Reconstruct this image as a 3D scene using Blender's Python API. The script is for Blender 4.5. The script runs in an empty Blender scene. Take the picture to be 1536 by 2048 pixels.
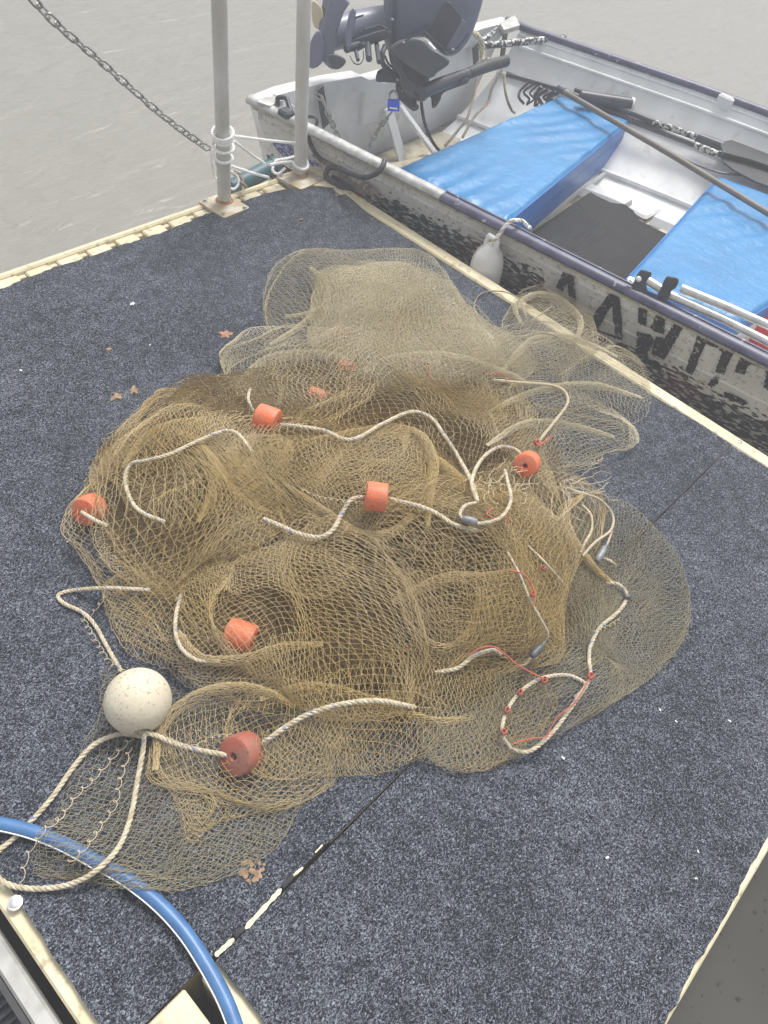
import bpy, math, random
import numpy as np
from mathutils import Vector, Matrix
random.seed(7)
SC = bpy.context.scene
COL = SC.collection
# ------------------------------------------------------------------ camera
F, CX, CY, HC = 1540., 768., 1024., 1.4
_d1 = np.array([2002, -1434, 1540.]); _d1 /= np.linalg.norm(_d1)
_d2 = np.array([-2965, -2486, 1540.]); _d2 -= _d1 * (_d1 @ _d2); _d2 /= np.linalg.norm(_d2)
_d3 = np.cross(_d1, _d2)
R3 = np.array([_d1, _d2, _d3])
CAMP = np.array([0, 0, HC])
cd = bpy.data.cameras.new('camera'); cam = bpy.data.objects.new('camera', cd); COL.objects.link(cam)
M = Matrix.Identity(4)
for i in range(3):
    M[i][0] = R3[i, 0]; M[i][1] = -R3[i, 1]; M[i][2] = -R3[i, 2]; M[i][3] = CAMP[i]
cam.matrix_world = M
cd.sensor_fit = 'VERTICAL'; cd.sensor_height = 24; cd.lens = F / 2048 * 24
cd.clip_start = 0.02; cd.clip_end = 500
SC.camera = cam
# ------------------------------------------------------------------ world, sun, exposure
w = bpy.data.worlds.new('World'); SC.world = w; w.use_nodes = True
nt = w.node_tree; bg = nt.nodes['Background']
sky = nt.nodes.new('ShaderNodeTexSky'); sky.sky_type = 'NISHITA'; sky.sun_disc = False
SUN_EL, SUN_AZ = math.radians(62), math.radians(70)
sky.sun_elevation = SUN_EL; sky.sun_rotation = SUN_AZ; sky.dust_density = 4; sky.air_density = 1.0
hs = nt.nodes.new('ShaderNodeHueSaturation'); hs.inputs['Saturation'].default_value = 0.16
nt.links.new(sky.outputs[0], hs.inputs['Color']); nt.links.new(hs.outputs[0], bg.inputs['Color'])
bg.inputs['Strength'].default_value = 0.105
sl = bpy.data.lights.new('sun', 'SUN'); sl.energy = 1.5; sl.angle = math.radians(18); sl.color = (1, .97, .92)
so = bpy.data.objects.new('sun', sl); COL.objects.link(so)
sd = Vector((math.sin(SUN_AZ) * math.cos(SUN_EL), math.cos(SUN_AZ) * math.cos(SUN_EL), math.sin(SUN_EL)))
so.rotation_euler = sd.to_track_quat('Z', 'Y').to_euler(); so.location = sd * 20
SC.view_settings.view_transform = 'Standard'; SC.view_settings.look = 'None'
SC.view_settings.exposure = 1.02; SC.view_settings.gamma = 1

# ------------------------------------------------------------------ helpers
def P(x, y, z=0.):
    v = R3 @ np.array([(x - CX) / F, (y - CY) / F, 1.])
    return CAMP + v * ((z - HC) / v[2])
def proj(p):
    c = R3.T @ (np.asarray(p, float) - CAMP)
    return CX + F * c[0] / c[2], CY + F * c[1] / c[2]
def zat(x, y, py):                       # height of the point above (x, y) seen on picture row py
    a, b = -0.6, 1.35
    for _ in range(50):
        m = (a + b) / 2
        if proj((x, y, m))[1] > py: a = m
        else: b = m
    return a
def link(name, me, mat=None, parent=None, smooth=True):
    o = bpy.data.objects.new(name, me); COL.objects.link(o)
    if mat: me.materials.append(mat)
    if parent is not None: o.parent = parent
    if smooth and len(me.polygons): me.polygons.foreach_set('use_smooth', np.ones(len(me.polygons), bool))
    me.update()
    return o
def tag(o, label=None, cat=None, group=None, kind=None):
    if label: o['label'] = label
    if cat: o['category'] = cat
    if group: o['group'] = group
    if kind: o['kind'] = kind
    return o
def empty(name, loc, label, cat, group=None):
    o = bpy.data.objects.new(name, None); COL.objects.link(o)
    o.empty_display_size = .05
    return tag(o, label, cat, group)      # kept at the origin so that children use world coordinates
class MB:
    def __init__(s): s.v = []; s.f = []
    def add(s, vs, fs):
        n = len(s.v); s.v += [tuple(map(float, a)) for a in vs]; s.f += [tuple(i + n for i in q) for q in fs]; return s
    def box(s, c, size, ax=None, bev=0.0):
        c = np.array(c, float); hx, hy, hz = [a / 2 for a in size]
        A = np.eye(3) if ax is None else np.array(ax, float)
        b = min(bev, hx * .9, hy * .9, hz * .9)
        if b <= 0:
            vs = [c + A[0] * (i * hx) + A[1] * (j * hy) + A[2] * (k * hz) for k in (-1, 1) for j in (-1, 1) for i in (-1, 1)]
            return s.add(vs, [(0, 2, 3, 1), (4, 5, 7, 6), (0, 1, 5, 4), (2, 6, 7, 3), (0, 4, 6, 2), (1, 3, 7, 5)])
        # chamfered box through stacked octagons
        def ring(x, y, z, q):
            pts = [(x - q, -y), (x, -y + q), (x, y - q), (x - q, y), (-x + q, y), (-x, y - q), (-x, -y + q), (-x + q, -y)]
            return [c + A[0] * a + A[1] * d + A[2] * z for a, d in pts]
        R = ring(hx - b, hy - b, -hz, b * .6) + ring(hx, hy, -hz + b, b) + ring(hx, hy, hz - b, b) + ring(hx - b, hy - b, hz, b * .6)
        fs = [tuple(range(7, -1, -1)), tuple(range(24, 32))]
        for r in range(3):
            for i in range(8):
                j = (i + 1) % 8; fs.append((r * 8 + i, r * 8 + j, r * 8 + 8 + j, r * 8 + 8 + i))
        return s.add(R, fs)
    def tube(s, path, r, n=10, caps=True, closed=False):
        V, Fc = tube_arrays(path, r, n, caps, closed)
        return s.add(V, Fc)
    def lathe(s, prof, o, axis, n=28, closed=False):
        o = np.array(o, float); a = np.array(axis, float); a /= np.linalg.norm(a)
        u = np.cross(a, [0, 0, 1.] if abs(a[2]) < .9 else [1., 0, 0]); u /= np.linalg.norm(u); t = np.cross(a, u)
        vs = []
        for h, r in prof:
            for k in range(n):
                th = 2 * math.pi * k / n; vs.append(o + a * h + (u * math.cos(th) + t * math.sin(th)) * r)
        m = len(prof); fs = []
        for i in range(m if closed else m - 1):
            i2 = (i + 1) % m
            for k in range(n):
                k2 = (k + 1) % n; fs.append((i * n + k, i * n + k2, i2 * n + k2, i2 * n + k))
        return s.add(vs, fs)
    def loft(s, rings, caps=True, closed=True):
        n = len(rings[0]); vs = [p for r in rings for p in r]; fs = []
        for i in range(len(rings) - 1):
            for k in range(n if closed else n - 1):
                k2 = (k + 1) % n; fs.append((i * n + k, i * n + k2, (i + 1) * n + k2, (i + 1) * n + k))
        if caps and closed:
            fs.append(tuple(range(n - 1, -1, -1))); fs.append(tuple(range((len(rings) - 1) * n, len(rings) * n)))
        return s.add(vs, fs)
    def slab(s, poly, zt, th):            # outline polygon with thickness; points may carry their own z
        n = len(poly)
        top = [(p[0], p[1], (p[2] if len(p) > 2 and zt is None else zt)) for p in poly]
        bot = [(p[0], p[1], p[2] - th) for p in top]
        return s.add(top + bot, [tuple(range(n)), tuple(range(2 * n - 1, n - 1, -1))] + [(i, n + i, n + (i + 1) % n, (i + 1) % n) for i in range(n)])
    def build(s, name, mat, parent=None, smooth=False, recalc=True):
        me = bpy.data.meshes.new(name); me.from_pydata(s.v, [], s.f)
        if recalc:
            import bmesh
            bm = bmesh.new(); bm.from_mesh(me); bmesh.ops.recalc_face_normals(bm, faces=bm.faces); bm.to_mesh(me); bm.free()
        o = link(name, me, mat, parent, False)
        if smooth:
            me.polygons.foreach_set('use_smooth', np.ones(len(me.polygons), bool))
            try: me.set_sharp_from_angle(angle=math.radians(40))
            except Exception: pass
        return o
def cr(pts, step=0.006, closed=False):    # Catmull-Rom resampled at an even step
    p = np.array(pts, float)
    if closed: p = np.vstack([p[-1], p, p[0], p[1]])
    else: p = np.vstack([2 * p[0] - p[1], p, 2 * p[-1] - p[-2]])
    out = []
    for i in range(1, len(p) - 2):
        a, b, c, d = p[i - 1], p[i], p[i + 1], p[i + 2]
        n = max(2, int(np.linalg.norm(c - b) / step))
        t = np.linspace(0, 1, n, endpoint=False)[:, None]
        out.append(.5 * ((2 * b) + (c - a) * t + (2 * a - 5 * b + 4 * c - d) * t ** 2 + (3 * b - a - 3 * c + d) * t ** 3))
    if not closed: out.append(p[-2:-1])
    return np.vstack(out)
def frames(path, closed=False):
    p = np.asarray(path, float)
    T = np.gradient(p, axis=0) if not closed else (np.roll(p, -1, 0) - np.roll(p, 1, 0))
    T /= np.linalg.norm(T, axis=1)[:, None] + 1e-12
    U = np.zeros_like(p)
    ref = np.array([0, 0, 1.]) if abs(T[0][2]) < .9 else np.array([1., 0, 0])
    u = np.cross(T[0], ref); u /= np.linalg.norm(u)
    for i in range(len(p)):
        u = u - T[i] * (u @ T[i]); u /= np.linalg.norm(u) + 1e-12; U[i] = u
    return p, T, U, np.cross(T, U)
def tube_arrays(path, r, n=10, caps=True, closed=False):
    p, T, U, W = frames(path, closed)
    r = np.broadcast_to(np.asarray(r, float), (len(p),))
    th = np.linspace(0, 2 * math.pi, n, endpoint=False)
    V = p[:, None, :] + r[:, None, None] * (U[:, None, :] * np.cos(th)[None, :, None] + W[:, None, :] * np.sin(th)[None, :, None])
    m = len(p); fs = []
    for i in range(m if closed else m - 1):
        i2 = (i + 1) % m
        for k in range(n):
            k2 = (k + 1) % n; fs.append((i * n + k, i * n + k2, i2 * n + k2, i2 * n + k))
    if caps and not closed:
        fs.append(tuple(range(n - 1, -1, -1))); fs.append(tuple(range((m - 1) * n, m * n)))
    return V.reshape(-1, 3), fs

# ------------------------------------------------------------------ materials
def mat(name, col, rough=.6, metal=0., col2=None, scale=20., lo=.4, hi=.6, bump=0., bscale=None, detail=4., coat=0., extra=None, spec=.5):
    m = bpy.data.materials.new(name); m.use_nodes = True; t = m.node_tree; b = t.nodes['Principled BSDF']
    b.inputs['Base Color'].default_value = (*col, 1); b.inputs['Roughness'].default_value = rough; b.inputs['Metallic'].default_value = metal
    b.inputs['Specular IOR Level'].default_value = spec
    if coat: b.inputs['Coat Weight'].default_value = coat; b.inputs['Coat Roughness'].default_value = .15
    tc = t.nodes.new('ShaderNodeTexCoord')
    cur = None
    def noise(sc, det=detail, vec=None):
        n = t.nodes.new('ShaderNodeTexNoise'); n.inputs['Scale'].default_value = sc; n.inputs['Detail'].default_value = det
        t.links.new(vec or tc.outputs['Object'], n.inputs['Vector']); return n.outputs['Fac']
    def ramp(f, a, bb):
        n = t.nodes.new('ShaderNodeMapRange'); n.inputs['From Min'].default_value = a; n.inputs['From Max'].default_value = bb
        t.links.new(f, n.inputs['Value']); return n.outputs['Result']
    def mix(f, a, c):
        n = t.nodes.new('ShaderNodeMix'); n.data_type = 'RGBA'
        if isinstance(f, (int, float)): n.inputs['Factor'].default_value = f
        else: t.links.new(f, n.inputs['Factor'])
        for k, vv in ((6, a), (7, c)):
            if isinstance(vv, tuple): n.inputs[k].default_value = (*vv, 1)
            else: t.links.new(vv, n.inputs[k])
        return n.outputs[2]
    if col2 is not None:
        cur = mix(ramp(noise(scale), lo, hi), tuple(col), tuple(col2))
    if extra: cur = extra(t, tc, noise, ramp, mix, cur if cur is not None else tuple(col))
    if cur is not None: t.links.new(cur, b.inputs['Base Color'])
    if bump:
        bn = t.nodes.new('ShaderNodeBump'); bn.inputs['Strength'].default_value = 1; bn.inputs['Distance'].default_value = bump
        t.links.new(noise(bscale or scale), bn.inputs['Height']); t.links.new(bn.outputs[0], b.inputs['Normal'])
    return m
def math_node(t, op, a, b=None):
    n = t.nodes.new('ShaderNodeMath'); n.operation = op
    for i, vv in enumerate((a, b)):
        if vv is None: continue
        if isinstance(vv, (int, float)): n.inputs[i].default_value = vv
        else: t.links.new(vv, n.inputs[i])
    return n.outputs[0]

def carpet_extra(t, tc, noise, ramp, mix, cur):
    mp = t.nodes.new('ShaderNodeVectorMath'); mp.operation = 'ADD'
    wn = t.nodes.new('ShaderNodeTexNoise'); wn.inputs['Scale'].default_value = 160; wn.inputs['Detail'].default_value = 1
    t.links.new(tc.outputs['Object'], wn.inputs['Vector'])
    sc = t.nodes.new('ShaderNodeVectorMath'); sc.operation = 'SCALE'; sc.inputs['Scale'].default_value = .012
    t.links.new(wn.outputs['Color'], sc.inputs[0])
    t.links.new(tc.outputs['Object'], mp.inputs[0]); t.links.new(sc.outputs[0], mp.inputs[1])
    def fib(rot, seed):
        m_ = t.nodes.new('ShaderNodeMapping'); m_.inputs['Rotation'].default_value = (0, 0, rot); m_.inputs['Scale'].default_value = (1, 2.3, 1); m_.inputs['Location'].default_value = (seed, seed * 2, 0)
        t.links.new(mp.outputs[0], m_.inputs[0]); return noise(190, 2, m_.outputs[0])
    f = math_node(t, 'MAXIMUM', fib(.5, 1.3), fib(2.1, 4.1)); f = math_node(t, 'MAXIMUM', f, fib(1.3, 7.7))
    wet = noise(3.1, 5); mid = noise(28, 4)
    f = math_node(t, 'ADD', f, math_node(t, 'MULTIPLY', math_node(t, 'SUBTRACT', mid, .5), .12))
    f = math_node(t, 'ADD', f, math_node(t, 'MULTIPLY', math_node(t, 'SUBTRACT', wet, .5), -.10))
    c = mix(ramp(f, .555, .735), (.011, .013, .019), (.26, .285, .345))
    c = mix(math_node(t, 'MULTIPLY', ramp(noise(900, 0), .72, .80), .6), c, (.42, .44, .48))
    return c
M_CARPET = mat('charcoal_carpet', (.05, .055, .07), .93, extra=carpet_extra, bump=.004, bscale=330, detail=2, spec=.2)
M_CREAM = mat('cream_plastic', (.72, .64, .44), .45, col2=(.62, .54, .35), scale=9, bump=.0006, bscale=60,
              extra=lambda t, tc, noise, ramp, mix, c: mix(math_node(t, 'MULTIPLY', ramp(noise(45, 6), .58, .72), .6), c, (.20, .16, .09)))
M_CREAMD = mat('cream_plastic_dirty', (.50, .42, .27), .6, col2=(.34, .27, .16), scale=14)
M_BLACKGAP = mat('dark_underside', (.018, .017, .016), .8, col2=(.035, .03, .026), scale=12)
M_ALU = mat('brushed_aluminium', (.72, .72, .70), .36, .75, col2=(.60, .60, .58), scale=30, bump=.0004, bscale=90)
M_ALUD = mat('dull_aluminium', (.42, .42, .40), .5, .45, col2=(.33, .33, .31), scale=25, bump=.0005, bscale=60)
M_STEEL = mat('galvanised_steel', (.36, .35, .33), .5, .5, col2=(.27, .26, .24), scale=25)
M_POLE = mat('weathered_steel_pole', (.64, .63, .59), .45, .15, scale=6, col2=(.48, .46, .40), lo=.35, hi=.7, bump=.0003, bscale=120)
M_RUST = mat('rusty_weld', (.45, .30, .16), .7, .2, col2=(.30, .13, .05), scale=60)
M_PLATE = mat('stained_base_plate', (.50, .47, .40), .55, .3, col2=(.40, .32, .20), scale=28, bump=.0005, bscale=150)
M_HOSE = mat('blue_hose', (.045, .13, .30), .42, col2=(.06, .165, .36), scale=30, bump=.0004, bscale=260, coat=.1)
M_WHITE = mat('white_rope', (.88, .88, .86), .8)
M_ROPE = mat('cream_rope', (.56, .49, .36), .85, col2=(.44, .37, .25), scale=70, bump=.0008, bscale=900)
M_ROPEB = mat('cream_rope_blue_fleck', (.62, .55, .40), .85, bump=.0008, bscale=900,
              extra=lambda t, tc, noise, ramp, mix, c: mix(ramp(noise(55, 1), .57, .63), (.60, .53, .39), (.24, .27, .38)))
M_ROPEO = mat('old_rope', (.38, .33, .25), .9, col2=(.26, .22, .16), scale=60, bump=.001, bscale=500)
M_RED = mat('red_twine', (.52, .11, .07), .85, col2=(.36, .11, .08), scale=80)
M_ORANGE = mat('orange_float', (.74, .15, .05), .55, col2=(.60, .18, .09), scale=35, bump=.0012, bscale=160,
               extra=lambda t, tc, noise, ramp, mix, c: mix(math_node(t, 'MULTIPLY', ramp(noise(120, 5), .60, .72), .7), c, (.30, .10, .06)))
M_BROWNF = mat('brown_float', (.36, .10, .065), .6, col2=(.30, .13, .09), scale=30, bump=.001, bscale=160,
               extra=lambda t, tc, noise, ramp, mix, c: mix(math_node(t, 'MULTIPLY', ramp(noise(90, 5), .60, .72), .8), c, (.10, .05, .035)))
M_BALL = mat('white_foam_ball', (.68, .63, .52), .6, col2=(.58, .52, .40), scale=6, bump=.0012, bscale=70,
             extra=lambda t, tc, noise, ramp, mix, c: mix(math_node(t, 'MULTIPLY', ramp(noise(170, 4), .60, .66), .7), c, (.30, .20, .11)))
M_LEAD = mat('lead_sinker', (.075, .08, .085), .5, .3, col2=(.12, .12, .12), scale=60)
M_THREAD = mat('pale_thread', (.55, .46, .31), .8)
M_BLACKR = mat('black_rubber', (.022, .023, .027), .55, col2=(.035, .035, .04), scale=30)
M_BLACKM = mat('black_plastic', (.030, .036, .048), .42, col2=(.045, .05, .065), scale=10)
M_COWL = mat('grey_blue_cowling', (.105, .12, .175), .42, col2=(.135, .15, .205), scale=6, coat=.15)
M_COWLD = mat('dark_grey_cowling', (.035, .045, .06), .45, col2=(.05, .058, .07), scale=8)
M_SILW = mat('white_hull_paint', (.80, .81, .81), .45, .0, col2=(.70, .71, .70), scale=7, bump=.0012, bscale=30,
             extra=lambda t, tc, noise, ramp, mix, c: mix(math_node(t, 'MULTIPLY', ramp(noise(16, 7), .60, .75), .45), c, (.36, .31, .22)))
M_FLOOR = mat('dirty_boat_floor', (.50, .47, .38), .55, .1, col2=(.36, .32, .22), scale=6, bump=.001, bscale=30,
              extra=lambda t, tc, noise, ramp, mix, c: mix(math_node(t, 'MULTIPLY', ramp(noise(12, 7), .52, .68), .6), c, (.13, .11, .08)))
M_MAT = mat('black_rubber_mat', (.012, .012, .014), .75, spec=.25, col2=(.018, .018, .02), scale=14)
M_CUSH = mat('blue_vinyl', (.012, .17, .40), .42, col2=(.020, .20, .45), scale=5, bump=.006, bscale=24, coat=.05)
M_CUSHD = mat('blue_vinyl_side', (.022, .14, .46), .4, col2=(.03, .165, .50), scale=5, bump=.006, bscale=8)
M_GUNP = mat('purple_gunwale_paint', (.050, .050, .10), .42, col2=(.085, .085, .15), scale=18,
             extra=lambda t, tc, noise, ramp, mix, c: mix(ramp(noise(35, 6), .66, .70), c, (.40, .40, .38)))
M_GUNS = mat('bare_gunwale_metal', (.34, .34, .33), .5, .3, col2=(.50, .50, .48), scale=25, bump=.0012, bscale=60)
M_BLACKP = mat('chipped_black_paint', (.012, .012, .013), .5, bump=.0005, bscale=80,
               extra=lambda t, tc, noise, ramp, mix, c: mix(ramp(noise(42, 7), .66, .675), (.009, .009, .010), (.46, .46, .44)))
M_CHIP = mat('chipped_black_and_white', (.03, .03, .03), .55, .1,
             extra=lambda t, tc, noise, ramp, mix, c: mix(ramp(noise(60, 7), .50, .54), (.025, .025, .027), (.55, .55, .54)))
M_PADL = mat('blue_padlock', (.02, .08, .55), .35)
M_TEAL = mat('teal_rubber', (.03, .085, .11), .5, col2=(.05, .12, .145), scale=20)
M_REDP = mat('red_plastic', (.62, .03, .035), .35)
M_OARB = mat('oar_blade_black', (.028, .029, .033), .45, col2=(.04, .04, .045), scale=12)
M_BROWN = mat('brown_pole', (.15, .125, .105), .5, col2=(.19, .165, .14), scale=14)
M_FEND = mat('white_fender', (.80, .80, .79), .4, col2=(.72, .71, .69), scale=15)
M_STICK = mat('mouldy_stick', (.42, .36, .26), .85, col2=(.12, .10, .07), scale=55, bump=.002, bscale=90)
M_LEAF = mat('dry_brown_leaf', (.38, .20, .12), .8, col2=(.22, .11, .07), scale=90)
M_STAIN = mat('tan_dirt', (.34, .23, .13), .9, col2=(.20, .13, .08), scale=80)
M_SPECK = mat('white_speck', (.75, .75, .72), .8)
M_STICKER = mat('blue_sticker', (.03, .05, .30), .4,
                extra=lambda t, tc, noise, ramp, mix, c: mix(ramp(noise(95, 3), .54, .56), (.035, .05, .30), (.55, .56, .58)))

def hull_extra(t, tc, noise, ramp, mix, cur):
    sp = t.nodes.new('ShaderNodeSeparateXYZ'); t.links.new(tc.outputs['Object'], sp.inputs[0])
    y, z = sp.outputs[1], sp.outputs[2]
    mx = t.nodes.new('ShaderNodeMapping'); mx.inputs['Scale'].default_value = (1, .45, 1.3); t.links.new(tc.outputs['Object'], mx.inputs[0])
    chip = noise(75, 6, mx.outputs[0]); big = noise(9, 4)
    base = mix(ramp(noise(5, 6), .4, .65), (.74, .74, .72), (.60, .595, .56))
    base = mix(math_node(t, 'MULTIPLY', ramp(noise(60, 7), .56, .64), .55), base, (.26, .25, .22))
    # old black bottom paint, chipped: low on the hull everywhere, higher towards the stern
    aft = ramp(y, .98, 1.04)
    edge = math_node(t, 'ADD', math_node(t, 'ADD', -.085, math_node(t, 'MULTIPLY', math_node(t, 'MULTIPLY', aft, math_node(t, 'SUBTRACT', 1, ramp(y, 1.72, 1.84))), .10)), math_node(t, 'MULTIPLY', math_node(t, 'SUBTRACT', big, .5), .10))
    d = math_node(t, 'SUBTRACT', edge, z)
    f = math_node(t, 'ADD', math_node(t, 'MULTIPLY', d, 5.0), math_node(t, 'SUBTRACT', chip, .38))
    red = mix(ramp(noise(7, 3), .50, .56), (.018, .018, .020), (.10, .022, .02))
    return mix(ramp(f, .17, .20), base, mix(math_node(t, 'MULTIPLY', ramp(chip, .485, .43), .9), red, (.45, .45, .44)))
M_HULL = mat('weathered_hull_side', (.5, .5, .48), .5, extra=hull_extra, bump=.001, bscale=40)

# ------------------------------------------------------------------ water
def water_mat():
    m = bpy.data.materials.new('murky_water'); m.use_nodes = True; t = m.node_tree; b = t.nodes['Principled BSDF']
    tc = t.nodes.new('ShaderNodeTexCoord')
    mp = t.nodes.new('ShaderNodeMapping'); mp.inputs['Rotation'].default_value = (0, 0, math.radians(28)); mp.inputs['Scale'].default_value = (1, 2.4, 1)
    t.links.new(tc.outputs['Object'], mp.inputs[0])
    hs_ = []
    for sc, det, wgt in ((2.2, 2, 1.0), (7, 3, .40), (26, 2, .05)):
        n = t.nodes.new('ShaderNodeTexNoise'); n.inputs['Scale'].default_value = sc; n.inputs['Detail'].default_value = det; n.inputs['Distortion'].default_value = .4
        t.links.new(mp.outputs[0], n.inputs['Vector']); hs_.append(math_node(t, 'MULTIPLY', n.outputs['Fac'], wgt))
    h = math_node(t, 'ADD', math_node(t, 'ADD', hs_[0], hs_[1]), hs_[2])
    bn = t.nodes.new('ShaderNodeBump'); bn.inputs['Distance'].default_value = .034; t.links.new(h, bn.inputs['Height']); t.links.new(bn.outputs[0], b.inputs['Normal'])
    b.inputs['Base Color'].default_value = (.235, .226, .200, 1); b.inputs['Roughness'].default_value = .36; b.inputs['IOR'].default_value = 1.333
    return m
ZW = -.28
g = 60
mb = MB(); mb.add([(-g, -g, ZW), (g, -g, ZW), (g, g, ZW), (-g, g, ZW)], [(0, 1, 2, 3)])
tag(mb.build('water', water_mat(), recalc=False), kind='structure')

M_GREYSHEET = mat('flecked_dark_grey', (.050, .048, .042), .6, col2=(.062, .060, .052), scale=3, spec=.15,
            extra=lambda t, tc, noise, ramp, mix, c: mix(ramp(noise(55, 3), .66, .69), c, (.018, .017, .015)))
mb = MB(); mb.add([(.2, -3, ZW + .03), (2.3, -3, ZW + .03), (2.3, -.34, ZW + .03), (.2, -.34, ZW + .03)], [(0, 1, 2, 3)]); tag(mb.build('dark_grey_sheet', M_GREYSHEET, recalc=False), kind='structure')  # added flat dark grey sheet with flecks, just above the water
# ------------------------------------------------------------------ the floating dock
XE, YB, YF, XL = 1.963, 2.013, -.36, -.085     # outer edges
SEAM = .219
dock = empty('floating_dock', (0, 0, 0), 'cream plastic floating dock covered with speckled charcoal carpet, under the heap of net', 'dock')
ZC = -.006
def wavy(a, b, amp, n, seed):
    rr = random.Random(seed); a = np.array(a, float); b = np.array(b, float); d = b - a; L = np.linalg.norm(d); nn = np.array([-d[1], d[0]]) / L
    out = []; ph = [rr.uniform(0, 6) for _ in range(4)]
    for i in range(n):
        s = i / (n - 1); o = sum(math.sin(s * L * k + ph[j]) / (1 + j) for j, k in enumerate((9, 23, 61, 140))) * amp * .5 + rr.uniform(-1, 1) * amp * .22
        out.append(a + d * s + nn * o)
    return out
# float block: top slab ring with recesses
mb = MB()
mb.box(((XE + XL) / 2, (SEAM + YB - .085) / 2 + .004, -.13), (XE - XL - .004, YB - .085 - SEAM - .008, .235), bev=.004)
mb.box(((XE + .079) / 2, (YF + SEAM) / 2 - .002, -.13), (XE - .079 - .004, SEAM - YF - .004, .235), bev=.004)
mb.box(((.054 + XL) / 2, (YF + SEAM) / 2 - .002, -.1235), (.054 - XL, SEAM - YF + .005, .237), bev=.003)
mb.build('float_block', M_CREAM, dock)
# rim at the back with a row of open slots
mb = MB()
mb.box(((XE + XL) / 2, YB - .011, -.020), (XE - XL, .022, .040), bev=.005)
mb.box(((XE + XL) / 2, YB - .015, -.15), (XE - XL, .030, .20), bev=.004)
mb.box(((XE + XL) / 2, YB - .054, -.055), (XE - XL, .066, .03))
slots = [P(px, py)[0] for px, py in ((-90, 596), (-25, 573), (40, 552), (102, 530), (162, 508), (220, 487), (277, 466), (330, 446), (382, 427))]
stp = (slots[-1] - slots[0]) / (len(slots) - 1)
x = slots[0] - stp * 4; edges = []
while x < XE: edges.append(x); x += stp
prev = XL
for xs in edges + [XE + .02]:
    a, b = prev, min(xs - .013, XE)
    if b - a > .01: mb.box(((a + b) / 2, YB - .054, -.0215), (b - a, .063, .031), bev=.004)
    prev = xs + .013
for xs in edges: mb.box((xs - .002, YB - .030, -.024), (.028, .016, .022), bev=.002)
tag(mb.build('slotted_rim', M_CREAM, dock))
mb = MB()
mb.box((XE - .024, (YB + YF) / 2 - .03, -.009), (.048, YB - YF - .08, .016), bev=.005)
mb.build('side_rim', M_CREAM, dock)
mb = MB()   # cut cream corner at the far end
mb.slab([(XE - .17, YB - .01), (XE - .02, YB - .004), (XE + .012, YB - .03), (XE + .012, YB - .16), (XE - .04, YB - .17), (XE - .14, YB - .08)], .004, .04)
mb.build('corner_casting', M_CREAM, dock)
# carpet sheets
def xy(px, py, z=0.): return P(px, py, z)[:2]
main = wavy((-.058, SEAM + .003), (-.056, YB - .068), .0035, 60, 1) + \
    wavy((-.056, YB - .070), (1.55, YB - .066), .010, 110, 2)[1:] + \
    [xy(*q) for q in ((470, 412), (500, 397), (540, 385), (566, 379), (590, 376), (620, 370), (655, 370), (668, 378), (672, 392), (690, 388), (708, 402), (732, 424))] + \
    wavy(xy(745, 433), (XE - .050, SEAM + .003), .005, 100, 3) + wavy((XE - .05, SEAM + .0015), (-.056, SEAM + .003), .0012, 60, 4)[1:]
MB().slab(main, 0., .0055).build('carpet', M_CARPET, dock)
second = wavy((.112, SEAM - .004), (XE - .05, SEAM - .0035), .0012, 60, 5) + wavy((XE - .049, SEAM - .006), (XE - .05, YF + .01), .004, 40, 6)[1:] + \
    wavy((XE - .05, YF + .010), (.098, YF + .010), .008, 110, 7)[1:] + wavy((.099, YF + .01), (.112, SEAM - .012), .004, 30, 8)[1:]
MB().slab(second, -.0004, .005).build('carpet', M_CARPET, dock)
# cream bead showing in the joint, and black scraps of sealant in it
for k, (a, b, wd) in enumerate((((430, 1912), (468, 1878), 9), ((490, 1858), (563, 1778), 9), ((586, 1752), (606, 1735), 5), ((630, 1706), (645, 1690), 3))):
    A, B = P(*a), P(*b); n = 14; L = []; Rr = []
    rr = random.Random(k)
    for i in range(n):
        c = A + (B - A) * i / (n - 1); h = wd / 2 * .0009 * (.6 + .6 * rr.random()) * (1 if 0 < i < n - 1 else .4)
        L.append((c[0] + h * .2, c[1] + h, .0012)); Rr.append((c[0], c[1] - h, .0012))
    MB().slab(L + Rr[::-1], .0014, .004).build('joint_filler', M_CREAM, dock)
for a, b in (((470, 1872), (488, 1856)), ((565, 1774), (586, 1752))):
    mb = MB(); mb.tube(cr([P(*a, .0015), (P(*a, .003) + P(*b, .003)) / 2, P(*b, .0015)]), .0045, 8); mb.build('sealant_scrap', M_BLACKR, dock, True)
# joint groove further along: thin dark line
A, B = P(655, 1682), P(1440, 915)
mb = MB(); mb.slab([(A[0], SEAM + .0012), (XE - .05, SEAM + .0018), (XE - .05, SEAM - .0018), (A[0], SEAM - .0012)], .0008, .002); mb.build('joint_line', M_BLACKGAP, dock)
# rim bolts
def bolt(p, r, name='bolt', mt=M_STEEL, parent=None, ax=(0, 0, 1), h=.006):
    m_ = MB(); m_.lathe([(0, 0), (0, r * 1.5), (.0015, r * 1.5), (.002, r), (h * .8, r), (h, r * .8), (h, 0)], p, ax, 10)
    return m_.build(name, mt, parent, True)
for px, py in ((921, 532), (1316, 782), (1480, 884), (700, 387), (937, 541)): bolt(P(px, py, -.001), .0045, parent=dock, mt=M_ALUD, h=.002)
bolt(P(30, 1806, 0), .008, parent=dock, mt=M_ALU, h=.004)
for i in range(5):
    bolt((XL + .022, .9 + i * .27, -.008), .006, parent=dock, mt=M_ALUD, h=.003)

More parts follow.
